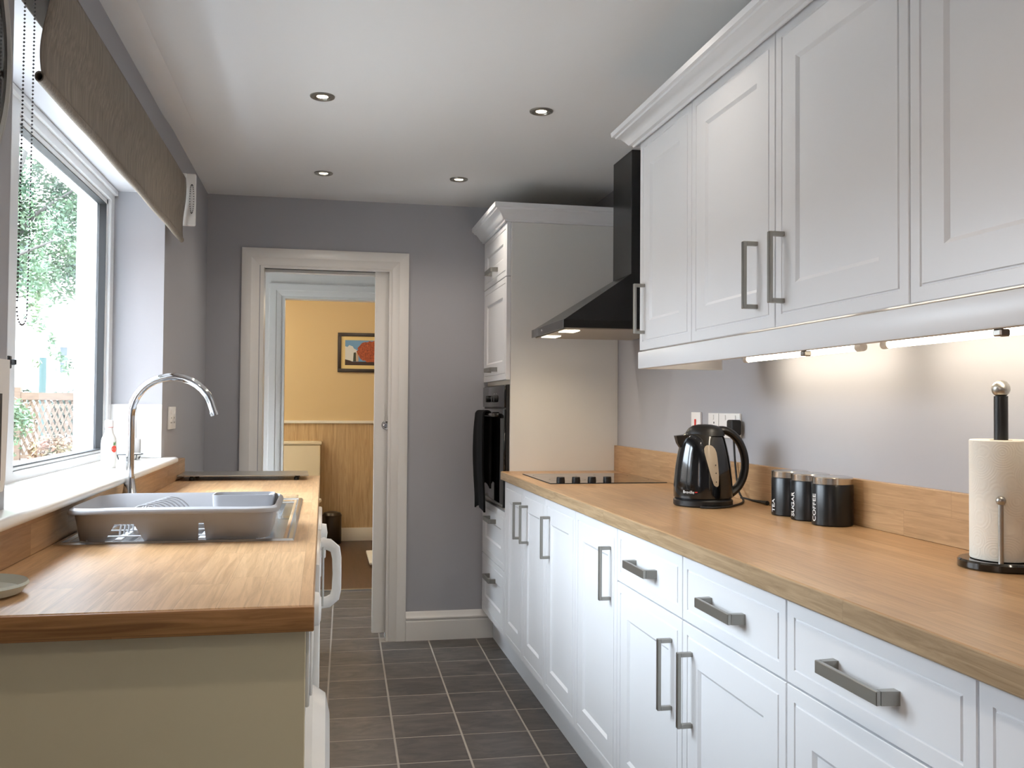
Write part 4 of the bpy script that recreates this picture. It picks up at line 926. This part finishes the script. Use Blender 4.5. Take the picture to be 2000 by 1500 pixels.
tg = tag(MB().tube([(-7.25, 26.5, .12), (-7.25, 26.5, 2.4)], .09, 12).build('garden_post', mat('teal_paint', (28, 58, 56), .6), None), 'teal painted post standing before the white house', 'post')
# trellis fence
FYY = 19.0; M_fence = mat('weathered_fence_wood', (76, 61, 49), .85, var=((3, 3, 40), (66, 52, 42), (88, 72, 58)))
fe = thing('trellis_fence', (-4.8, FYY, .12), 'brown wooden fence with diagonal trellis across the garden', 'fence')
fz0, fz1 = .12, 1.42
for x in (-6.55, -5.62, -4.47, -3.32): MB().box(x-.055, x+.055, FYY-.05, FYY+.05, .12, 1.50).build('post', M_fence, fe)
MB().box(-6.6, -3.3, FYY-.035, FYY+.035, 1.26, 1.40).build('top_rail', M_fence, fe)
MB().box(-6.6, -3.3, FYY-.03, FYY+.03, .16, .23).build('bottom_rail', M_fence, fe)
def slat(x0, sgn, y):
    h = 1.05; w_ = .030 if sgn < 0 else .012; dx = sgn*h*.42
    MB().prism([(x0-w_, .22), (x0+w_, .22), (x0+dx+w_, 1.27), (x0+dx-w_, 1.27)], 'Y', y, y+.012).build('slat', M_fence, fe)
for k in range(34): 
    x = -6.55+.105*k
    if x < -3.7: slat(x, 1, FYY-.012)
    if x > -6.1 and x < -3.3: slat(x, -1, FYY+.002)
# leaves
M_leaf = mat('tree_leaf', (60, 82, 58), .7, var=(2.0, (52, 78, 60), (86, 106, 74)))
M_leaf2 = mat('shrub_leaf', (46, 60, 52), .8, var=(3.0, (36, 50, 44), (62, 78, 66)))
M_bark = mat('grey_bark', (60, 58, 54), .9, bump=(20, .6))
def leaves(clumps, n, size, rng):
    mb = MB()
    tot = sum(c[3]**2 for c in clumps)
    for (x, y, z, r) in clumps:
        for i in range(int(n*r*r/tot)):
            while True:
                d = Vector((rng.uniform(-1, 1), rng.uniform(-1, 1), rng.uniform(-1, 1)))
                if d.length < 1: break
            p = Vector((x, y, z))+d*r
            a = Vector((rng.gauss(0, 1), rng.gauss(0, 1), rng.gauss(0, .6))).normalized(); b = a.cross(Vector((rng.gauss(0, 1), rng.gauss(0, 1), rng.gauss(0, 1)))).normalized()
            s = size*rng.uniform(.6, 1.3)
            mb.add([p-a*s, p+b*s*.42, p+a*s, p-b*s*.42], [(0, 1, 2, 3)])
    return mb
rng = random.Random(11)
tr = thing('garden_tree', (-6.6, 22.3, .12), 'loose green leafy tree hanging in front of the white house', 'tree')
mb = MB(); mb.tube([(-7.6, 22.3, .12), (-7.5, 22.3, 1.6), (-7.3, 22.4, 3.2), (-7.0, 22.4, 5.2), (-6.8, 22.4, 7.6)], [.20, .17, .14, .10, .05], 10)
for a, b, c in (((-7.3, 22.4, 3.2), (-6.6, 21.3, 4.2), (-5.6, 21.0, 4.6)), ((-7.2, 22.4, 4.2), (-6.4, 22.5, 5.4), (-5.3, 22.4, 6.2)), ((-7.4, 22.3, 2.6), (-6.8, 21.1, 3.3), (-6.1, 20.8, 3.4)), ((-7.0, 22.4, 5.4), (-6.2, 21.4, 6.8), (-5.4, 21.2, 7.6))):
    mb.tube([a, b, c], [.07, .045, .018], 7)
mb.build('trunk', M_bark, tr)
cl = []
for i in range(80):
    t = rng.random(); cl.append((rng.uniform(-7.2, -4.75), rng.uniform(21.6, 23.4), rng.uniform(3.9, 8.4), rng.uniform(.25, .62)))
for i in range(9): cl.append((rng.uniform(-6.1, -5.75), rng.uniform(20.6, 21.2), rng.uniform(3.0, 4.2), rng.uniform(.16, .3)))
for i in range(7): cl.append((rng.uniform(-5.9, -5.2), rng.uniform(20.6, 21.2), rng.uniform(1.9, 3.0), rng.uniform(.10, .22)))
for i in range(9): cl.append((rng.uniform(-5.6, -4.95), rng.uniform(21.6, 22.4), rng.uniform(3.1, 4.6), rng.uniform(.16, .3)))
leaves(cl, 24000, .062, rng).build('leaves', M_leaf, tr, kind='stuff')
for i, (x, y, z, r, lab) in enumerate(((-6.05, 20.3, .95, .55, 'dark shrub above the fence rail, nearest the window mullion'), (-5.42, 20.95, .90, .46, 'dark shrub above the middle of the fence rail'), (-4.85, 20.3, .95, .50, 'dark shrub above the fence rail, nearest the white outside wall'))):
    s_ = thing('shrub', (x, y, .12), lab, 'shrub', 'shrubs behind the trellis fence')
    MB().tube([(x, y, .12), (x, y, z+.2)], .04, 8).build('stem', M_bark, s_)
    leaves([(x+rng.uniform(-.16, .16), y+rng.uniform(-.1, .1), z-.3+.13*k, r*.45) for k in range(6)], 1500, .05, rng).build('leaves', M_leaf2, s_, kind='stuff')
for i, (x, y, h, lab) in enumerate(((-5.15, 16.6, .95, 'light green leafy plant in front of the fence by the mullion'), (-4.55, 17.8, .30, 'low reddish-green plant at the foot of the fence'))):
    s_ = thing('garden_plant', (x, y, .12), lab, 'plant', 'plants in front of the fence')
    mb = MB()
    for k in range(7): a = rng.uniform(0, 6.28); mb.tube([(x, y, .12), (x+.12*math.cos(a), y+.12*math.sin(a), .12+h*.6), (x+.25*math.cos(a), y+.25*math.sin(a), .12+h)], .008, 5)
    mb.build('stem', M_bark, s_)
    leaves([(x+rng.uniform(-.3, .3), y+rng.uniform(-.2, .2), .12+h*rng.uniform(.4, 1), .26) for k in range(6)], 900, .05, rng).build('leaves', M_leaf if i == 0 else mat('reddish_leaf', (96, 74, 58), .8, var=(4, (76, 84, 50), (120, 72, 62))), s_, kind='stuff')
